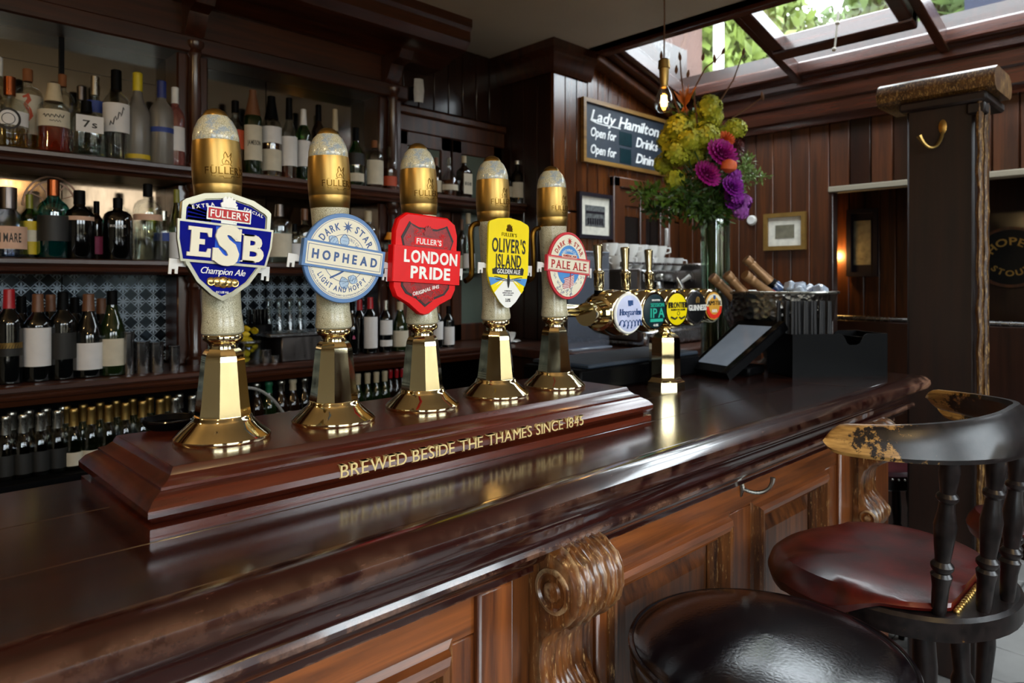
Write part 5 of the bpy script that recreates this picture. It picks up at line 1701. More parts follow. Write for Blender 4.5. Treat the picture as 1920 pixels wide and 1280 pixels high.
# ================================================================== ON THE BAR, FAR END
# keg font: five brass drums on a cross tube over an eight-sided column
fc, _ = onz(1246, 722, CTZ)
b1, b5 = atd(1141, 583, 1.735), atd(1304, 577, 2.26)
b1.z = b5.z = CAMZ - .077
ux = (b5 - b1).to_2d().normalized()
FA = math.atan2(ux.y, ux.x)
ft = thing('beer_font', 'brass keg font with five round tap drums on one column', 'beer font', (fc.x, fc.y, CTZ), FA)
TI = Matrix.Translation((fc.x, fc.y, CTZ)) @ Matrix.Rotation(FA, 4, 'Z')
TIi = TI.inverted()
l1, l5 = TIi @ b1, TIi @ b5
ly, lz = (l1.y + l5.y) / 2, l1.z
MB().lathe([(.058, 0), (.058, .014), (.052, .018), (.048, .022), (.045, .026)], 8, Matrix.Translation((0, 0, .0)), ph=radians(-32)).build('foot', 'brass', ft, ang=20)
MB().lathe([(.044, .024), (.045, .030), (.0445, .128), (.042, .140), (.032, .150), (.022, .155)], 8, ph=radians(-32)).build('column', 'brass', ft, ang=20)
MB().lathe([(.02, .152), (.018, .160), (.021, .165), (.017, .172), (.02, .185), (.02, lz)], 24).build('neck', 'brass', ft)
x0, x5 = l1.x, l5.x
MB().tube([(x0 - .12, ly, lz), (x5 + .06, ly, lz)], .028, 20).build('cross_tube', 'brass', ft)
MB().lathe([(.040, 0), (.042, .004), (.042, .012), (.036, .016), (.034, .013), (0, .012)], 32, Matrix.Translation((x0 - .055, ly - .004, lz)) @ Matrix.Rotation(-pi / 2, 4, 'Y')).build('end_cap', 'brass', ft)
MB().tube([(x0 - .22, ly + .05, lz + .012), (x0 - .05, ly + .02, lz + .005)], .016, 14).build('side_pipe', 'brass', ft)
BADGE = [('badge_lilac', 'white and lilac tap badge'), ('badge_darkteal', 'dark teal tap badge'), ('badge_yellow', 'yellow tap badge'), ('badge_black', 'black tap badge with a harp'), ('badge_gold', 'gold and red tap badge')]
RY90 = Matrix.Rotation(pi / 2, 4, 'X')        # drum axis towards the customers
for k in range(5):
    xk = x0 + (x5 - x0) * k / 4
    M = Matrix.Translation((xk, ly, lz)) @ Matrix.Rotation(-FA, 4, 'Z') @ Matrix.Rotation(radians(-6), 4, 'Z') @ RY90
    d = MB().lathe([(0, -.062), (.026, -.060), (.044, -.048), (.054, -.026), (.0575, 0), (.0575, .018), (.055, .022), (.057, .025), (.0555, .045), (.052, .053), (.0545, .057), (.053, .062), (.050, .064), (0, .064)], 40, M).build('drum', 'brass', ft)
    bm, bl = BADGE[k]
    B = M @ Matrix.Translation((0, 0, .0635))
    rimm = 'steel' if k == 3 else ('badge_white' if k == 0 else 'brass')
    MB().lathe([(.0485, 0), (.050, .002), (.0485, .005), (.045, .0058)], 40, B).build('badge_rim', rimm, d)
    bd = plabel(MB().lathe([(.0462, .003), (.0455, .0055), (.034, .0085), (.018, .0102), (0, .0108)], 40, B).build('badge', bm, d), bl)
    g = MB(); g2 = MB()
    z0, z1 = .004, .0116
    if k == 0:
        put2d(g, text2d('Hoegaarden', .0150, .0, shear=.12, gap=.1, width=.072), B @ Matrix.Translation((0, .004, 0)), z0, z1)
        g.prism(rect(.010, .014, -.003, .025), z0, .0104, B); g.prism(rect(.006, .012, .006, .026), z0, .0104, B)
        for q in range(6):
            put2d(g, stroke(bez((-.036 + q * .013, -.038 + abs(q - 2.5) * .004), (-.034 + q * .013, -.010), (-.022 + q * .012, -.012), (-.018 + q * .012, -.030), 8), .0022), B, z0, .0106 - .0004 * abs(q - 2.5))
        g.build('lettering', 'badge_navy', d)
    elif k == 1:
        put2d(g, text2d('IPA', .024, .018, gap=.2), B @ Matrix.Translation((.004, -.004, 0)), z0, z1)
        put2d(g, text2d('SESSION', .0095, .018, gap=.15), B @ Matrix.Translation((.004, .0165, 0)), z0, z1)
        g.prism(rect(.050, .008, .002, -.0235), z0, .0105, B)
        g.build('lettering', 'badge_teal', d)
        put2d(g2, text2d('FRONTIER', .0045, .018, gap=.15), B @ Matrix.Translation((0, .029, 0)), z0, .0105)
        put2d(g2, text2d('4.0%', .006, .018, gap=.15), B @ Matrix.Translation((0, -.036, 0)), z0, .010)
        g2.build('lettering', 'letter_white', d)
    elif k == 2:
        put2d(g, text2d('FRONTIER', .0155, .018, gap=.15, width=.078), B @ Matrix.Translation((0, .012, 0)), z0, z1)
        put2d(g, text2d('LONDON LAGER', .005, .0, gap=.2), B @ Matrix.Translation((0, -.001, 0)), z0, z1)
        g.ring(circ(.006, 16, 0, -.011), circ(.0045, 16, 0, -.011), z0, .0112, B)
        for s in (-1, 1):
            put2d(g, stroke([(s * .004, -.022), (s * .014, -.027), (s * .030, -.021)], .0045), B, z0, .0108)
        g.build('lettering', 'letter_dark', d)
    elif k == 3:
        put2d(g, text2d('GUINNESS', .0165, .018, gap=.12, serif=.06, width=.084), B, z0, z1)
        g.build('lettering', 'letter_white', d)
        put2d(g2, stroke(bez((-.006, .014), (-.010, .030), (.004, .036), (.008, .026), 8) + [(.006, .014)], .0030), B, z0, .0108)
        for q in range(4):
            put2d(g2, stroke([(-.004 + q * .003, .014), (-.004 + q * .003, .028)], .0008), B, z0, .0108)
        g2.build('harp_emblem', 'ink_gold', d)
    else:
        pz = [(-.040, -.002), (.040, -.002), (.036, -.022), (.022, -.036), (0, -.041), (-.022, -.036), (-.036, -.022)]
        g.prism(pz[::-1], z0, .0092, B)
        g.build('red_field', 'badge_beerred', d)
        q = MB().prism([(-.040, 0), (.040, 0), (.035, .022), (.022, .034), (0, .039), (-.022, .034), (-.035, .022)], z0, .0090, B)
        q.build('cream_field', 'badge_cream', d)
        put2d(g2, text2d('AMSTEL', .0135, .0, serif=.06, gap=.15, width=.072), B @ Matrix.Translation((0, .010, 0)), z0, z1)
        g2.build('lettering', 'letter_dark', d)
        g3 = MB(); put2d(g3, text2d('BIER', .009, .018, gap=.2), B @ Matrix.Translation((0, -.015, 0)), z0, z1)
        g3.build('lettering', 'letter_white', d)
        g4 = MB(); g4.prism(rect(.010, .012, 0, .028), z0, .0105, B); g4.build('crest', 'badge_navy', d)
def tap_handle(xk, yk, s=1.0, ln=radians(-4), par=None, mt='brass'):
    M = Matrix.Translation((xk, yk, lz + .050)) @ Matrix.Rotation(ln, 4, 'Y')
    h = MB().lathe([(.011 * s, 0), (.011 * s, .012), (.013 * s, .014), (.013 * s, .045), (.0145 * s, .047), (.0145 * s, .052), (.0095 * s, .056), (.0085 * s, .062), (.0125 * s, .112), (.0125 * s, .117), (.010 * s, .120), (0, .121)], 20, M)
    h.build('tap_handle', mt, par)
    MB().lathe([(.0125 * s, -.012), (.0125 * s, .006)], 16, M).build('tap_seat', 'black_plastic', par)
for k in range(3):
    tap_handle(x0 + (x5 - x0) * k / 4 - .012, ly + .02, 1.0, par=ft)
tap_handle(x0 - .19, ly + .045, .8, radians(0), par=ft, mt='steel')

# till terminal
def quadslab(name, m, par, A, B_, C_, D_, th):
    n = (B_ - A).cross(D_ - A).normalized()
    vs = [A, B_, C_, D_, A - n * th, B_ - n * th, C_ - n * th, D_ - n * th]
    return MB().add(vs, [(0, 1, 2, 3), (7, 6, 5, 4), (0, 4, 5, 1), (1, 5, 6, 2), (2, 6, 7, 3), (3, 7, 4, 0)]).build(name, m, par, True)
tA, tB, tC, tD = atd(1290, 688, 2.27), atd(1362, 700, 2.12), atd(1472, 604, 2.22), atd(1386, 600, 2.37)
tl = thing('till_screen', 'tilted black touch-screen till with a pale reflection coloured into its display', 'till', ((tA.x + tC.x) / 2, (tA.y + tC.y) / 2, CTZ))
quadslab('housing', 'black_plastic', tl, tA, tB, tC, tD, .028)
def lerp4(u, v):
    return tA * (1 - u) * (1 - v) + tB * u * (1 - v) + tC * u * v + tD * (1 - u) * v
nn = (tB - tA).cross(tD - tA).normalized()
quadslab('display', 'screen', tl, *[lerp4(u, v) + nn * .0012 for u, v in ((.10, .12), (.84, .12), (.84, .90), (.10, .90))], .001)
quadslab('bezel_edge', 'black_gloss', tl, *[lerp4(u, v) + nn * .004 for u, v in ((.88, .0), (1.0, .0), (1.0, 1.0), (.88, 1.0))], .006)
cT = (tA + tB + tC + tD) / 4
MB().bbox(cT.x - .02, cT.y - .06, CTZ, cT.x + .09, cT.y + .06, CTZ + .03, .006).bbox(cT.x + .01, cT.y - .025, CTZ + .03, cT.x + .05, cT.y + .025, cT.z + .0, .004).build('stand', 'black_plastic', tl, True)
# low black drip tray beside the font column
dt = thing('drip_tray', 'low black tray with a grey top beside the font column', 'tray', (1.72, 1.32, CTZ))
MB().bbox(1.42, 1.20, CTZ, 2.02, 1.42, CTZ + .062, .006).build('tray', 'black_plastic', dt, True)
MB().bbox(1.46, 1.205, CTZ + .062, 2.02, 1.42, CTZ + .074, .004).build('grate', 'slate', dt, True)

# champagne bowl with bottles and ice
bc = atd(1458, 600, 2.46)
CX, CY = bc.x, bc.y
cbw = thing('champagne_bowl', 'hammered silver champagne bowl on a foot', 'ice bucket', (CX, CY, CTZ))
MB().lathe([(0, 0), (.085, 0), (.088, .008), (.06, .018), (.045, .03), (.05, .045), (.12, .085), (.165, .13), (.183, .18), (.187, .235), (.192, .258), (.198, .262), (.196, .266), (.188, .262), (.180, .235), (.175, .18), (.155, .135), (.11, .095), (0, .075)], 56).build('bowl', 'hammered_silver', cbw)
MB().tube([(.196 * cos(a), .196 * sin(a), .263) for a in [2 * pi * i / 48 for i in range(48)]], .005, 8, closed=True).build('rim', 'silver', cbw)
for k, (px, py, dd, tpx, tpy, td) in enumerate(((1334, 518, 2.40, 1420, 600, 2.44), (1362, 513, 2.36, 1440, 600, 2.40), (1396, 514, 2.34, 1490, 590, 2.42), (1398, 484, 2.50, 1500, 585, 2.52))):
    A, B_ = atd(px, py, dd), atd(tpx, tpy, td)
    ax = (B_ - A).normalized()
    L_ = .30
    q = ax.to_track_quat('Z', 'Y').to_matrix().to_4x4()
    t = thing('champagne_bottle', ['gold-foiled champagne bottle lying farthest towards the taps in the bowl', 'second gold-foiled champagne bottle, with a knobbly cork foil', 'long gold-foiled champagne bottle with a red and black collar', 'champagne bottle standing highest in the bowl, blue-tinged shoulder'][k], 'bottle', A, group='champagne bottles in the bowl')
    M = q
    MB().lathe([(0, 0), (.0165, .001), (.0175, .006), (.0175, .022), (.0150, .028), (.0170, .034), (.0165, .040), (.0155, .05), (.017, .09), (.020, .125)], 20, M).build('foil', 'foil_champagne', t)
    MB().lathe([(.0205, .123), (.0215, .127), (.0225, .139), (.022, .142)], 20, M).build('collar', 'foil_red' if k in (1, 2) else 'black_plastic', t)
    MB().lathe([(.0205, .125), (.026, .16), (.036, .20), (.040, .235), (.040, .27), (0, .271)], 20, M).build('glass', 'glass_winegreen' if k != 3 else 'glass_blue', t)
ri = random.Random(4)
for k in range(14):
    a, r = ri.uniform(-1.4, 1.0), ri.uniform(.03, .15)
    x, y = CX + r * cos(a + FA - .6), CY + r * sin(a + FA - .6)
    s = ri.uniform(.016, .022)
    M = Matrix.LocRotScale(None, Euler((ri.uniform(0, 3), ri.uniform(0, 3), ri.uniform(0, 3))), None)
    o = MB().bbox(-s, -s, -s, s, s, s, s * .35, M).build('ice_cube', 'ice')
    o.location = (x, y, CTZ + .255 + ri.uniform(0, .028))
    tag(o, 'clear ice cube heaped in the champagne bowl', 'ice cube', 'ice cubes in the champagne bowl')

# black bar caddy with straws
kA, kB = onz(1486, 708, CTZ)[0], onz(1664, 704, CTZ)[0]
ka = math.atan2(kB.y - kA.y, kB.x - kA.x)
kl = (kB - kA).length
kd = thing('bar_caddy', 'black plastic bar caddy with scooped compartments', 'caddy', kA, ka)
H = .135
def scoop(x0, x1):
    pts = [(0, 0), (kl, 0), (kl, H)]
    pts += [(x1 + .012, H), (x1, H - .006), (x1 - .012, H - .03), (x1 - .022, H - .036), (x0 + .022, H - .036), (x0 + .012, H - .03), (x0, H - .006), (x0 - .012, H), (0, H)]
    return pts
M = Matrix(((1, 0, 0, 0), (0, 0, -1, 0), (0, 1, 0, 0), (0, 0, 0, 1)))
MB().prism(scoop(.175, .245), -.004, 0, M).build('front_wall', 'black_plastic', kd)
MB().prism(scoop(.175, .245), -.154, -.15, M).build('back_wall', 'black_plastic', kd)
for x in (0, .085, .165, .25, kl - .004):
    MB().bbox(x, .004, 0, x + .004, .15, H - (.0 if x < .01 or x > kl - .02 else .012), .001).build('divider', 'black_plastic', kd)
MB().bbox(0, .004, 0, kl, .15, .004, .001).build('floor_panel', 'black_plastic', kd)
sp = None
n_ = 0
for i in range(11):
    for j in range(3):
        x, y = .012 + i * .0135 + .004 * (j % 2), .025 + j * .045
        if sp is None:
            o = sp = MB().tube([(0, 0, 0), (0, 0, .232)], .0052, 8).build('drinking_straw', 'straw_black')
        else:
            o = sp.copy()
            C.objects.link(o)
        w = Matrix.Translation(kA) @ Matrix.Rotation(ka, 4, 'Z') @ Vector((x if x < .155 else .152, y, .006))
        o.location = w
        o.rotation_euler = (.02 * sin(i * 3 + j), .02 * cos(i * 2), 0)
        tag(o, 'black drinking straw standing in the bar caddy', 'straw', 'black straws in the bar caddy')

# coffee corner: worktop, machine, cups, clear screen
wk = thing('coffee_counter', 'dark worktop carrying the coffee machine', 'counter', (2.75, 2.05, 0))
MB().bbox(2.28, 1.72, 1.055, 3.62, 2.42, 1.095, .008).build('worktop', 'backbar_wood', wk, True)
MB().bbox(2.31, 1.76, 0, 3.60, 2.42, 1.055, .004).build('cupboard', 'dark_board', wk, True)
cm = thing('coffee_machine', 'steel espresso machine with a rack of cups on top', 'coffee machine', (3.020, 2.05, 1.095))
MB().bbox(2.660, 2.02, 1.40, 3.360, 2.34, 1.46, .01).build('top', 'steel', cm, True)
MB().bbox(2.680, 2.14, 1.095, 3.340, 2.34, 1.40, .008).build('back', 'steel_dark', cm, True)
MB().bbox(2.660, 1.86, 1.098, 3.360, 2.34, 1.17, .01).build('drip_base', 'steel', cm, True)
MB().bbox(3.340, 1.88, 1.12, 3.400, 2.34, 1.50, .012).build('side_panel', 'steel_dark', cm, True)
MB().bbox(2.640, 1.88, 1.12, 2.680, 2.34, 1.46, .012).build('side_panel', 'steel_dark', cm, True)
MB().tube([(2.660, 2.0, 1.47), (2.660, 2.0, 1.49), (3.360, 2.0, 1.49), (3.360, 2.0, 1.47)], .006, 8).build('cup_rail', 'steel', cm, True)
for x in (2.840, 3.040, 3.240):
    g = MB().lathe([(.03, 0), (.036, .01), (.036, .05), (.028, .07), (.028, .09)], 20, Matrix.Translation((x, 2.05, 1.31))).build('group_head', 'steel', cm, True)
    MB().tube([(x, 2.02, 1.315), (x, 1.90, 1.30)], [.009, .014], 10).build('portafilter_handle', 'black_plastic', cm, True)
for x in (2.740, 3.140):
    MB().tube([(x, 2.0, 1.42), (x + .01, 1.96, 1.34), (x, 1.95, 1.22)], .006, 8).build('steam_wand', 'silver', cm, True)
    MB().tube([(x + .03, 1.99, 1.40), (x + .05, 1.95, 1.43)], [.008, .012], 8).build('lever', 'white_plastic', cm, True)
for x in (2.760, 2.860, 2.960):
    MB().lathe([(.012, 0), (.015, .006), (.015, .03), (.01, .036)], 14, Matrix.Translation((x, 2.0, 1.425)) @ RY90).build('knob', 'silver', cm, True)
cupi = thing('coffee_cup', 'x', 'cup', (0, 0, 0), group='white cups on the coffee machine')
MB().lathe([(0, .002), (.020, 0), (.022, .004), (.034, .03), (.041, .066), (.039, .066), (.032, .032), (.018, .008), (0, .008)], 22).build('cup', 'white_china', cupi)
MB().tube([(-.038, 0, .056), (-.056, 0, .054), (-.058, 0, .034), (-.034, 0, .026)], .0042, 8).build('handle', 'white_china', cupi)
first = True
for r_, (yy, zz, n, o_) in enumerate(((2.075, 1.4605, 7, 0), (2.165, 1.4605, 7, .03), (2.26, 1.4605, 7, .01), (2.165, 1.528, 6, .07))):
    for k in range(n):
        t = cupi if first else copy_tree(cupi)
        first = False
        t.location = (2.72 + o_ + k * .088, yy, zz)
        t.rotation_euler = (0, 0, 2.2 * sin(k * 2.3 + r_))
        t['label'] = '%s white cup in the %s row on the coffee machine, nearest end first' % (ORD[k], ('front', 'middle', 'rear', 'upper stacked')[r_])
sa, sb = ony(1066, 2.0, 480)[0], ony(1142, 2.0, 480)[0]
sc_ = thing('acrylic_screen', 'clear acrylic guard standing left of the coffee machine', 'screen', (sa.x, 2.0, 1.095))
MB().box(sa.x, 2.0, 1.095, sb.x, 2.006, CAMZ + .135).build('sheet', 'acrylic', sc_, True)
MB().bbox(sa.x, 1.995, CAMZ + .132, sb.x, 2.012, CAMZ + .138, .001).build('edge', 'acrylic_edge', sc_, True)
MB().bbox(sa.x, 1.98, 1.0952, sb.x, 2.03, 1.105, .002).build('foot', 'acrylic_edge', sc_, True)
if True:
    # the guard's foot needs the worktop under it
    MB().bbox(min(sa.x, 2.28) - .05, 1.90, 1.055, 2.2795, 2.42, 1.095, .004).build('worktop', 'backbar_wood', wk, True)
    MB().bbox(min(sa.x, 2.28) - .03, 1.94, 0, 2.30, 2.42, 1.055, .004).build('cupboard', 'dark_board', wk, True)

# ------------------------------------------------------------------ on the sign wall and the far wall
def frame(name, label, c, w, h, fw, fmat, mats, rz=0, prn=None, cat='picture'):
    t = thing(name, label, cat, c, rz)
    F = Matrix(((1, 0, 0, 0), (0, 0, -1, 0), (0, 1, 0, 0), (0, 0, 0, 1)))
    o = rect(w, h); i = rect(w - 2 * fw, h - 2 * fw)
    MB().ring(o, i, -.004, .018, F).build('frame', fmat, t)
    MB().prism(rect(w - 2 * fw + .004, h - 2 * fw + .004), -.004, .004, F).build('mount', mats[0], t)
    if len(mats) > 1:
        MB().prism(rect(*prn), .003, .006, F).build('print', mats[1], t)
    return t, F
p1, p2 = ony(1094, WS - .02, 240)[0], ony(1252, WS - .02, 240)[0]
ztop = ony(1096, WS - .02, 181)[0].z; zbot = ony(1099, WS - .02, 303)[0].z
SW, SH = p2.x - p1.x, ztop - zbot
sg, F = frame('chalkboard_sign', 'gilt framed chalkboard with white chalk script, beside the flowers', ((p1.x + p2.x) / 2, WS - .006, (ztop + zbot) / 2), SW, SH, .022, 'sign_frame', ['slate'], cat='sign')
ch = MB()
def sl(s, x, y, cap, w):
    put2d(ch, text2d(s, cap, .018, shear=.28, gap=.05, width=w), F @ Matrix.Translation((x, y, 0)), .003, .006)
sl('Lady Hamilton', .0, SH * .26, .062, SW * .80)
sl('Open for', -SW * .27, SH * .0, .050, SW * .28)
sl('Drinks', SW * .25, SH * .0, .056, SW * .27)
sl('Open for', -SW * .27, -SH * .27, .050, SW * .28)
sl('Dining', SW * .25, -SH * .27, .056, SW * .27)
put2d(ch, stroke(bez((-SW * .40, SH * .17), (-SW * .3, SH * .12), (-SW * .2, SH * .16), (-SW * .08, SH * .15), 10), .006), F, .003, .006)
plabel(ch.build('lettering', 'chalk', sg), 'white chalk script')
MB().prism(rect(SW * .15, SH * .22, -SW * .02, SH * .0), .003, .006, F).prism(rect(SW * .13, SH * .24, -SW * .02, -SH * .28), .003, .006, F).build('patch', 'badge_darkteal', sg)
p1, p2 = ony(1086, WS - .02, 400)[0], ony(1149, WS - .02, 400)[0]
zt = ony(1086, WS - .02, 358)[0].z
pf_, F = frame('framed_photo', 'small black and white photograph in a dark frame under the chalkboard', ((p1.x + p2.x) / 2, WS - .006, zt - .125), p2.x - p1.x, .25, .02, 'dark_frame', ['mat_white', 'photo_grey'], prn=((p2.x - p1.x) * .58, .115))
g = MB()
for k in range(7):
    g.prism(rect(.012, .035, -.06 + k * .02, -.03), .005, .0075, F)
g.prism(rect(.16, .012, 0, .02), .005, .0075, F)
g.build('figures', 'dark_frame', pf_)
c0, _ = onx(1472, XF - .01, 434)
w_ = (onx(1434, XF, 434)[0] - onx(1512, XF, 434)[0]).length
pf2, F = frame('framed_sketch', 'gilt framed sketch on the far boarded wall', c0, w_, .21, .024, 'gold_frame', ['mat_white', 'print'], rz=-pi / 2, prn=(w_ * .45, .075))
c0, _ = onx(1617, 4.99, 455)
frame('framed_print', 'dim print in a dark frame in the passage', c0, .20, .46, .03, 'dark_frame', ['dark_frame', 'print'], rz=-pi / 2, prn=(.11, .30))
c0, _ = onx(1410, XF - .003, 413)
ds = thing('wall_dial', 'small round white dial on the far wall beside the flowers', 'dial', c0)
MB().lathe([(.027, 0), (.027, .012), (.022, .016), (0, .016)], 28, Matrix.Rotation(-pi / 2, 4, 'Y')).build('body', 'white_plastic', ds)
MB().lathe([(.029, -.001), (.029, .004), (.0265, .005)], 28, Matrix.Rotation(-pi / 2, 4, 'Y')).build('rim', 'mat_white', ds)
# oval stout sign in the passage
c0, _ = onx(1896, 4.98, 482)
so = thing('stout_mirror', 'dark oval sign with gold lettering, half hidden by the post', 'sign', c0, -pi / 2)
MB().prism(circ(.185, 48, ry=.17), -.01, .006, F, .003).build('board', 'badge_black', so)
MB().ring(circ(.195, 48, ry=.18), circ(.178, 48, ry=.163), -.01, .016, F).build('rim', 'panel_board_b', so)
g = MB()
put2d(g, text2d("HOPE'S", .044, .018, serif=.08, gap=.2, arc=(.125, 1), width=.27), F @ Matrix.Translation((0, -.030, 0)), .004, .010)
put2d(g, text2d('STOUT', .034, .018, gap=.2, arc=(.125, -1), width=.20), F @ Matrix.Translation((0, .030, 0)), .004, .010)
g.build('lettering', 'ink_gold', so)
# amber wall lamp in the passage, just hidden by the jamb
wlx = thing('wall_lamp', 'amber wall lamp glowing on the passage boards', 'wall lamp', (4.95, 2.02, 1.62))
MB().lathe([(.03, 0), (.05, .09), (.046, .09), (.027, .004)], 20).build('shade', 'lamp_amber', wlx)
MB().bbox(-.005, -.02, -.06, .05, .02, .0, .004).build('bracket', 'brass_satin', wlx)
lamp('passage_lamp', (4.955, 1.90, 1.58), 3.5, (1, .55, .15), .03)

# ================================================================== FLOWERS AND PENDANT BULB
VD = 2.72
vc = atd(1341, 600, VD)
VX, VY = vc.x, vc.y
vz = lambda py: CAMZ + (HOR - py) / FPX * VD
VTOP = vz(412)
va = thing('flower_vase', 'tall clear glass cylinder vase holding the bouquet', 'vase', (VX, VY, CTZ))
MB().lathe([(0, 0), (.054, 0), (.056, .004), (.056, VTOP - CTZ), (.0535, VTOP - CTZ), (.053, .012), (0, .012)], 40).build('glass', 'glass_vase', va)
MB().lathe([(0, .013), (.0525, .013), (.0525, .30), (0, .30)], 32).build('water', 'liquid_water', va)
MB().tube([(.0548 * cos(a), .0548 * sin(a), VTOP - CTZ) for a in [2 * pi * i / 40 for i in range(40)]], .0022, 6, closed=True).build('rim', 'glass_grey', va)
MOUTH = Vector((VX, VY, VTOP))
rf = random.Random(21)
RIGHT = Vector((ST, -CT, 0)); FWD = Vector((CT, ST, 0))
def stem_to(P, r=.0028, m='leaf_dark', par=None):
    k = rf.uniform(-.03, .03)
    b = Vector((VX + k, VY + rf.uniform(-.03, .03), CTZ + .03))
    mth = MOUTH + Vector((k * .5, rf.uniform(-.03, .03), 0)) + (P - MOUTH) * .08
    mth.x = VX + max(-.045, min(.045, mth.x - VX)); mth.y = VY + max(-.03, min(.03, mth.y - VY)); mth.z = VTOP
    pts = [tuple(b), tuple((b + mth) / 2)] + bez(tuple(mth), tuple(mth + Vector((0, 0, .06))), tuple(P - (P - mth) * .3), tuple(P), 6)
    return MB().tube(pts, r, 6).build('stem', m, par, True)
def puff(mb, c, r, n, size, rr_):
    """ball of little four-petal florets"""
    for _ in range(n):
        d = Vector((rr_.gauss(0, 1), rr_.gauss(0, 1), rr_.gauss(0, 1))).normalized()
        q = d.to_track_quat('Z', 'Y').to_matrix().to_4x4()
        M = Matrix.Translation(c + d * r * rr_.uniform(.80, 1.05)) @ q @ Matrix.Rotation(rr_.uniform(0, 3), 4, 'Z')
        s = size * rr_.uniform(.8, 1.2)
        for k in range(4):
            a = k * pi / 2
            mb.add([(0, 0, 0), (s * cos(a - .5), s * sin(a - .5), s * .3), (s * 1.3 * cos(a), s * 1.3 * sin(a), s * .15), (s * cos(a + .5), s * sin(a + .5), s * .3)], [(0, 1, 2, 3)], M)
SNOW = [(1330, 203, .0, 46), (1272, 240, -.03, 48), (1255, 262, .02, 44), (1300, 232, .05, 46), (1322, 255, -.05, 50), (1268, 285, -.04, 50), (1302, 290, .0, 46), (1378, 243, .04, 40), (1358, 252, .07, 34), (1245, 308, .04, 38), (1266, 338, -.02, 40), (1335, 222, .03, 40), (1293, 262, -.07, 42)]
for k, (px, py, dd, w) in enumerate(SNOW):
    P = atd(px, py, VD + dd)
    r = w / 2 * VD / FPX
    t = thing('snowball_flower', 'yellow-green snowball flower in the bouquet, %s counting from the top' % ORD[sorted(range(len(SNOW)), key=lambda i: SNOW[i][1]).index(k)], 'flower', P, group='snowball flowers in the bouquet')
    mb = MB(); mb.ico((0, 0, 0), r * .78, 2, .05)
    puff(mb, Vector((0, 0, 0)), r, 110, r * .26, rf)
    mb.build('petals', 'snowball', t, ang=None)
    stem_to(P, par=t)
def dahlia(label, px, py, dd, w, m, rows=6, tilt=None, name='dahlia', h=1.0):
    P = atd(px, py, VD + dd)
    r = w / 2 * VD / FPX
    t = thing(name, label, 'flower', P, group='bright blooms in the bouquet')
    mb = MB()
    ax = (-FWD * .8 + RIGHT * rf.uniform(-.3, .5) + Vector((0, 0, .45))).normalized() if tilt is None else tilt
    q = ax.to_track_quat('Z', 'Y').to_matrix().to_4x4()
    for i in range(rows):
        el = radians(8 + 74 * i / (rows - 1))
        n = int(18 - 2 * i)
        for k in range(n):
            a = 2 * pi * (k + .5 * (i % 2)) / n
            L_ = r * (1.0 - .10 * i)
            wd = L_ * .17
            M = q @ Matrix.Rotation(a, 4, 'Z') @ Matrix.Rotation(-el, 4, 'Y')
            mb.add([(L_ * .1, 0, 0), (L_ * .6, -wd, -wd * .3), (L_ * .95, -wd * .6, .0), (L_, 0, wd * .6), (L_ * .95, wd * .6, 0), (L_ * .6, wd, -wd * .3), (L_ * .6, 0, wd * .3)], [(0, 1, 6), (1, 2, 6), (2, 3, 6), (3, 4, 6), (4, 5, 6), (5, 0, 6)], M)
    mb.ico((0, 0, 0), r * .35, 1)
    mb.build('petals', m, t, ang=None)
    stem_to(P, par=t)
    return t
def spike(label, px0, py0, px1, py1, dd, w, m, name='stock_flower'):
    A, B_ = atd(px0, py0, VD + dd), atd(px1, py1, VD + dd)
    t = thing(name, label, 'flower', B_, group='bright blooms in the bouquet')
    mb = MB()
    r = w / 2 * VD / FPX
    for k in range(9):
        f = k / 8
        puff(mb, (A - B_) * f + Vector((rf.uniform(-.4, .4), rf.uniform(-.4, .4), rf.uniform(-.3, .3))) * r * .5, r * (.75 - .3 * f), 26, r * .30, rf)
    mb.build('florets', m, t, ang=None)
    stem_to(B_, par=t)
dahlia('large magenta dahlia in the middle of the bouquet', 1352, 290, -.10, 66, 'magenta')
dahlia('orange dahlia peeping over the magenta one', 1358, 263, -.02, 40, 'rose_orange')
dahlia('dark magenta dahlia at the lower left of the bright blooms', 1325, 328, -.09, 58, 'magenta')
dahlia('purple dahlia below the orange rose', 1372, 352, -.10, 48, 'violet')
spike('violet stock spike drooping at the right of the bouquet', 1378, 330, 1372, 375, -.08, 40, 'violet')
spike('lilac pink stock at the right lower edge of the bouquet', 1398, 372, 1388, 398, -.05, 34, 'pink_lilac')
spike('dark berry spray beside the magenta dahlia', 1385, 268, 1372, 300, .02, 36, 'berry', 'berry_spray')
# orange rose: nested petal cups
P = atd(1366, 313, VD - .13)
t = thing('orange_rose', 'round orange rose in front of the purple flowers', 'flower', P, group='bright blooms in the bouquet')
mb = MB()
for k in range(4):
    r = .030 - .006 * k
    mb.lathe([(r * .3, -.022), (r * .95, -.008), (r, .008), (r * .82, .022 + .002 * k)], 12, Matrix.Rotation(k * .5, 4, 'Z') @ Matrix.Rotation(.15, 4, 'X'))
mb.ico((0, 0, 0), .020, 1)
mb.build('petals', 'rose_orange', t)
stem_to(P, par=t)
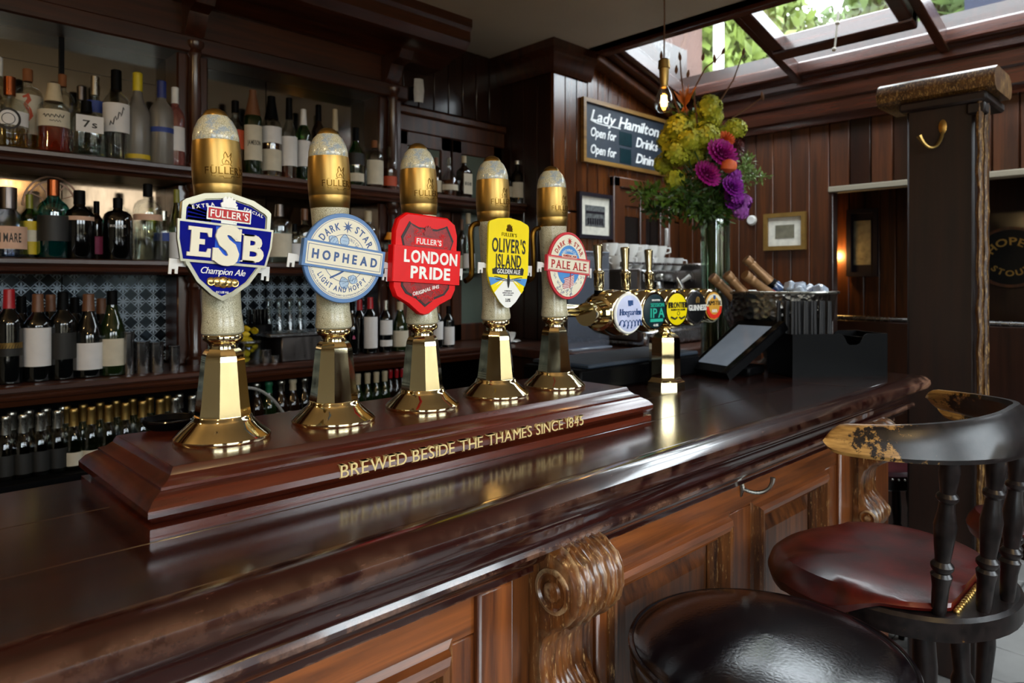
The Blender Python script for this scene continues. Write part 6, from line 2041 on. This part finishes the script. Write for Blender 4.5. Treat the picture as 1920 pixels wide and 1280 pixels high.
# leafy sprays
def spray(label, pts, dd, n, size, m, spread=.03, nm='foliage_spray'):
    Q = [atd(a, b, VD + dd) for a, b in pts]
    t = thing(nm, label, 'foliage', Q[-1], group='foliage in the bouquet')
    mb = MB()
    path = [tuple(MOUTH)] + [tuple(q) for q in Q]
    mb.tube(path, [.003] * (len(path) - 1) + [.001], 5)
    for _ in range(n):
        f = rf.random() ** .8 * (len(path) - 1)
        i = min(int(f), len(path) - 2)
        c = Vector(path[i]).lerp(Vector(path[i + 1]), f - i)
        d = Vector((rf.gauss(0, 1), rf.gauss(0, 1), rf.gauss(.2, 1))).normalized()
        c = c + d * rf.random() * spread
        M = Matrix.Translation(c) @ d.to_track_quat('X', 'Z').to_matrix().to_4x4() @ Matrix.Rotation(rf.uniform(0, 6), 4, 'X')
        s = size * rf.uniform(.6, 1.3)
        mb.add([(0, 0, 0), (s * .5, -s * .2, s * .06), (s, 0, 0), (s * .5, s * .2, s * .06)], [(0, 1, 2, 3)], M)
    mb.build('leaves', m, t, True, ang=None)
spray('feathery fern spray reaching farthest left over the coffee cups', [(1290, 385), (1240, 368), (1196, 362)], -.04, 420, .030, 'leaf_mid', .045, 'fern_spray')
spray('feathery fern spray under the snowball flowers', [(1295, 395), (1250, 390), (1222, 400)], .02, 380, .028, 'leaf_dark', .045, 'fern_spray')
spray('low leafy spray at the vase mouth', [(1330, 395), (1300, 370), (1280, 350)], -.06, 420, .030, 'leaf_dark', .06)
spray('leafy spray behind the dahlias', [(1345, 380), (1340, 340), (1320, 310)], .02, 420, .034, 'leaf_dark', .07)
spray('leafy spray between the violet flowers and the vase', [(1350, 400), (1365, 385), (1380, 380)], -.02, 300, .028, 'leaf_mid', .05)
spray('pale green bud spray at the right of the bouquet', [(1380, 370), (1400, 330), (1432, 332)], -.02, 260, .020, 'leaf_pale', .03)
spray('pale green cluster spray beside the orange rose', [(1375, 350), (1395, 315), (1400, 300)], .0, 260, .022, 'leaf_pale', .035)
spray('tall leafy spray in the heart of the snowball flowers', [(1325, 330), (1300, 270), (1290, 215)], .06, 420, .032, 'leaf_mid', .07)
# bare budding twigs
def twig(label, pts, dd, buds):
    Q = [atd(a, b, VD + dd) for a, b in pts]
    t = thing('budding_twig', label, 'twig', Q[-1], group='twigs in the bouquet')
    path = [tuple(MOUTH)] + [tuple(q) for q in Q]
    MB().tube(path, [.0046 - .0028 * i / len(path) for i in range(len(path))], 6).build('stem', 'twig', t, True)
    bm = MB()
    for a, b in buds:
        c = atd(a, b, VD + dd)
        bm.lathe([(0, -.016), (.0065, -.005), (.0065, .006), (.002, .02), (0, .023)], 8, Matrix.Translation(c) @ Matrix.Rotation(rf.uniform(-.5, .5), 4, 'Y'))
    bm.build('buds', 'twig', t, True)
twig('straight budding twig rising beside the hanging bulb', [(1305, 300), (1262, 180), (1243, 140), (1240, 105)], -.02, [(1240, 106), (1246, 130)])
twig('short forked twig left of the tallest one', [(1310, 300), (1285, 200), (1277, 140), (1275, 105)], .03, [(1275, 108), (1268, 132), (1290, 140)])
twig('tallest forked twig reaching across the skylight', [(1315, 290), (1300, 170), (1322, 128), (1345, 110), (1357, 96)], .0, [(1318, 108), (1356, 97), (1340, 112)])
twig('thin twig leaning right under the skylight rail', [(1335, 280), (1350, 190), (1375, 150), (1394, 97)], .05, [(1394, 98)])
twig('bent twig lowest on the right against the cornice', [(1345, 280), (1375, 220), (1405, 200), (1430, 182)], .05, [(1430, 182)])
pr_ = thing('protea', 'rust-orange spiky flower below the hanging bulb', 'flower', atd(1284, 198, VD - .02), group='bright blooms in the bouquet')
mb = MB()
for k in range(34):
    a, e = rf.uniform(0, 6.3), rf.uniform(.1, .75)
    L_ = rf.uniform(.05, .085)
    M = Matrix.Rotation(a, 4, 'Z') @ Matrix.Rotation(e, 4, 'Y')
    mb.add([(0, 0, -.03), (-.006, 0, L_ * .4), (0, .002, L_), (.006, 0, L_ * .4)], [(0, 1, 2, 3)], M)
mb.build('petals', 'rust_petal', pr_, ang=None)
stem_to(atd(1284, 198, VD - .02) - Vector((0, 0, .02)), par=pr_)

# pendant bulb
BP = atd(1245, 190, 2.52)
pb = thing('pendant_bulb', 'bare filament bulb glowing on a hanging cord beside the flowers', 'light bulb', (BP.x, BP.y, BP.z))
MB().tube([(0, 0, .15), (.003, 0, .3), (-.002, 0, CEIL - BP.z)], .0028, 6).build('cord', 'twig', pb)
MB().lathe([(.012, .155), (.020, .148), (.022, .12), (.018, .118), (.016, .075), (.013, .062), (.013, .05)], 20).build('socket', 'brass_satin', pb)
MB().lathe([(.014, .056), (.018, .045), (.030, .018), (.034, -.004), (.031, -.024), (.020, -.038), (0, -.043)], 28).build('glass', 'glass_clear', pb)
MB().lathe([(0, .024), (.010, .020), (.012, 0), (.011, -.016), (0, -.02)], 16).build('filament', 'bulb_glow', pb)
lamp('pendant_lamp', BP, 5.0, (1, .62, .22), .012)
for k, (x, y, z) in enumerate(((-.25, .35, 2.12), (.9, -.45, 2.12), (-.9, 1.75, 2.15))):
    q = thing('pendant_bulb', ['bare bulb hanging over the photographer', 'bare bulb hanging over the drinkers', 'bare bulb hanging at the near end of the bar'][k], 'light bulb', (x, y, z))
    MB().tube([(0, 0, .15), (0, 0, CEIL - z)], .0028, 6).build('cord', 'twig', q)
    MB().lathe([(.012, .155), (.020, .148), (.022, .12), (.018, .118), (.016, .075), (.013, .05)], 20).build('socket', 'brass_satin', q)
    MB().lathe([(.014, .056), (.018, .045), (.030, .018), (.034, -.004), (.031, -.024), (.020, -.038), (0, -.043)], 28).build('glass', 'glass_clear', q)
    MB().lathe([(0, .024), (.010, .020), (.012, 0), (.011, -.016), (0, -.02)], 16).build('filament', 'bulb_glow', q)
    lamp('pendant_lamp', (x, y, z), 7.0, (1, .66, .30), .03)
cr = MB().lathe([(.045, 0), (.05, -.012), (.03, -.03), (0, -.032)], 24)
cr.build('ceiling_rose', 'dark_frame', pb).location = (0, 0, CEIL - BP.z)
pc = MB().tube([(ony(757, 2.2)[0].x, 2.2, CEIL), (ony(757, 2.2)[0].x, 2.2, CEIL - .14)], .003, 6)
tag(pc.build('hanging_cord', 'black_plastic'), 'short dark cord hanging from the ceiling over the back bar', 'cord')

# ================================================================== STOOLS AND CHAIRS
def turned(H, r):
    return [(r * .55, 0), (r * .7, H * .05), (r * .8, H * .2), (r, H * .27), (r * .75, H * .29), (r * 1.05, H * .315), (r * 1.05, H * .335), (r * .7, H * .36), (r * .95, H * .5), (r * 1.05, H * .58), (r * .75, H * .68), (r * .7, H * .72), (r * 1.0, H * .74), (r * 1.0, H * .76), (r * .7, H * .78), (r * .95, H * .9), (r * .8, H)]
def legmat(A, B_):
    d = Vector(B_) - Vector(A)
    return Matrix.Translation(A) @ d.to_track_quat('Z', 'Y').to_matrix().to_4x4(), d.length
def legs(t, zs, r_top, r_bot, m='chair_black', r=.019, ang0=pi / 4):
    for k in range(4):
        a = ang0 + k * pi / 2
        A, B_ = (r_bot * cos(a), r_bot * sin(a), 0), (r_top * cos(a), r_top * sin(a), zs)
        M, L_ = legmat(A, B_)
        MB().lathe(turned(L_, r), 16, M).build('leg', m, t)
    for zf, off in ((.28, 0), (.42, .0)):
        for k in range(4):
            if zf > .3 and k % 2:
                continue
            a, b = ang0 + k * pi / 2, ang0 + (k + 1) * pi / 2
            R_ = r_bot + (r_top - r_bot) * zf
            z = zs * zf
            MB().tube([(R_ * cos(a), R_ * sin(a), z), ((cos(a) + cos(b)) * R_ / 2, (sin(a) + sin(b)) * R_ / 2, z), (R_ * cos(b), R_ * sin(b), z)], [.010, .014, .010], 10).build('stretcher', m, t)
ZS = CAMZ - .552
sc0 = atd(1437, 1209, 1.07)
t = thing('bar_stool', 'round backless stool with a shiny black leather seat, in front', 'bar stool', (sc0.x, sc0.y, 0))
R_ = .208
MB().lathe([(0, ZS + .010), (R_ * .35, ZS + .008), (R_ * .65, ZS + .003), (R_ * .85, ZS - .003), (R_ * .95, ZS - .009), (R_ * .985, ZS - .015)], 72).build('seat', 'leather_black', t)
MB().tube([((R_ * .985) * cos(2 * pi * i / 72), (R_ * .985) * sin(2 * pi * i / 72), ZS - .017) for i in range(72)], .006, 8, closed=True).build('piping', 'leather_black', t)
MB().lathe([(R_ * .975, ZS - .018), (R_, ZS - .03), (R_ * 1.0, ZS - .06), (R_ * .95, ZS - .075), (R_ * .9, ZS - .08), (0, ZS - .08)], 72).build('seat_side', 'leather_black', t)
legs(t, ZS - .08, .15, .19)

def captain(label, c, rz, zs, zr, leather, arc0=-178, arc1=-2, rr_=.285, seatR=.205):
    """low-backed captain's bar chair; back towards local -Y"""
    t = thing('captain_chair', label, 'bar chair', (c[0], c[1], 0), rz, group="captain's chairs at the bar")
    # wooden seat with a back lip
    base = []
    for i in range(48):
        a = 2 * pi * i / 48
        k = .92 + .17 * max(0, min(1, (-sin(a) + .1) / .8))
        base.append((seatR * 1.04 * k * cos(a), seatR * 1.04 * k * sin(a)))
    MB().prism(base, zs - .062, zs - .024, None, .006).build('seat_board', 'chair_black', t)
    vs, fs = [], []
    rings = [(0, .0, 0), (.5, .0, -.003), (.8, .0, -.005), (.93, .0, -.012), (1.0, 0, -.028), (1.03, 0, -.045), (1.0, 0, -.064)]
    n = 56
    for k, _, dz0 in rings:
        for i in range(n):
            dz = dz0
            a = 2 * pi * i / n
            q = 1.0 + .05 * cos(a) ** 2
            y = k * seatR * .98 * sin(a)
            flat = max(y, -seatR * .76)
            sad = .010 * (abs(cos(a)) ** 2) * k * k - .008 * (k * sin(a) > .6)
            if k > .97:
                dz = dz * (1 - .62 * max(0, min(1, (-sin(a) + .05) / .35))) 
            vs.append((k * seatR * q * cos(a), flat, zs + dz + sad * (1 if k < .95 else .5)))
    for j in range(len(rings) - 1):
        for i in range(n):
            fs.append((j * n + i, (j + 1) * n + i, (j + 1) * n + (i + 1) % n, j * n + (i + 1) % n))
    MB().add(vs, fs).build('seat_pad', leather, t, fix=True)
    st_ = MB()
    for i in range(21):
        x = -seatR * .62 + seatR * 1.24 * i / 20
        st_.ico((x, -seatR * .772 - .004, zs - .022), .0055, 1)
    st_.build('nail_heads', 'brass_satin', t)
    # top rail: a broad bowed board, tall in the middle, rounded at the ends
    rings = []
    N = 36
    for i in range(N + 1):
        f = .5 - .5 * cos(pi * i / N)
        a = radians(arc0 + (arc1 - arc0) * f)
        e = abs(2 * f - 1)
        rad_ = rr_ - .055 * (1 - e ** 1.6)
        h = .038 - .016 * e ** 1.5
        h *= math.sqrt(max(0.02, 1 - max(0, (e - .94) / .06) ** 2))
        th = .011
        up = .012 * (1 - e) + .006 * e ** 4
        ctr = Vector((rad_ * cos(a), rad_ * sin(a), zr + up))
        out = Vector((cos(a), sin(a), 0))
        rings.append([ctr + out * (th * (.9 if abs(q[1]) > .8 else 1) * q[0]) + Vector((0, 0, h * q[1])) + out * (-.012 * q[1]) for q in ((-1, -.75), (-.5, -1), (.5, -1), (1, -.75), (1, 0), (1, .75), (.5, 1), (-.5, 1), (-1, .75), (-1, 0))])
    vs = [tuple(p) for r in rings for p in r]
    fs = []
    for i in range(N):
        for k in range(10):
            b = (k + 1) % 10
            fs.append((i * 10 + k, (i + 1) * 10 + k, (i + 1) * 10 + b, i * 10 + b))
    fs += [tuple(range(10)), tuple(N * 10 + k for k in range(10))[::-1]]
    MB().add(vs, fs).build('back_rail', 'chair_rail', t, fix=True)
    for deg in (-138, -115, -93, -70, -45):
        a = radians(deg)
        A = (seatR * 1.0 * cos(a), seatR * 1.0 * sin(a) * 1.03, zs - .03)
        f = (deg - arc0) / (arc1 - arc0)
        e = abs(2 * f - 1)
        rad_ = rr_ - .055 * (1 - e ** 1.6)
        B_ = (rad_ * cos(a), rad_ * sin(a), zr - .015)
        M, L_ = legmat(A, B_)
        MB().lathe(turned(L_, .0165), 14, M).build('spindle', 'chair_black', t)
    legs(t, zs - .06, .15, .205, 'chair_black', .021)
    return t
captain('worn black captain\'s chair with a red leather seat, nearest the bar front', (1.482, .48), 0, CAMZ - .535, CAMZ - .268, 'leather_red', rr_=.285)
c3 = atd(2005, 900, 1.72)
captain('worn captain\'s chair behind the red-seated one, cut by the photo edge', (c3.x, c3.y), TH - pi / 2, CAMZ - .585, CAMZ - .315, 'leather_red', rr_=.315)
t = thing('low_stool', 'dark stool with a studded plum seat beyond the end of the bar', 'bar stool', (3.1, 1.0, 0))
zz = CAMZ - .74
MB().lathe([(0, zz), (.1, zz - .003), (.15, zz - .01), (.162, zz - .025), (.162, zz - .04), (0, zz - .04)], 40).build('seat', 'leather_plum', t)
n_ = MB()
for i in range(44):
    n_.ico((.163 * cos(i * pi / 22), .163 * sin(i * pi / 22), zz - .036), .005, 1)
n_.build('nail_heads', 'silver', t)
MB().lathe([(.155, zz - .042), (.158, zz - .08), (.13, zz - .09), (0, zz - .09)], 40).build('apron', 'chair_black', t)
legs(t, zz - .09, .12, .16)
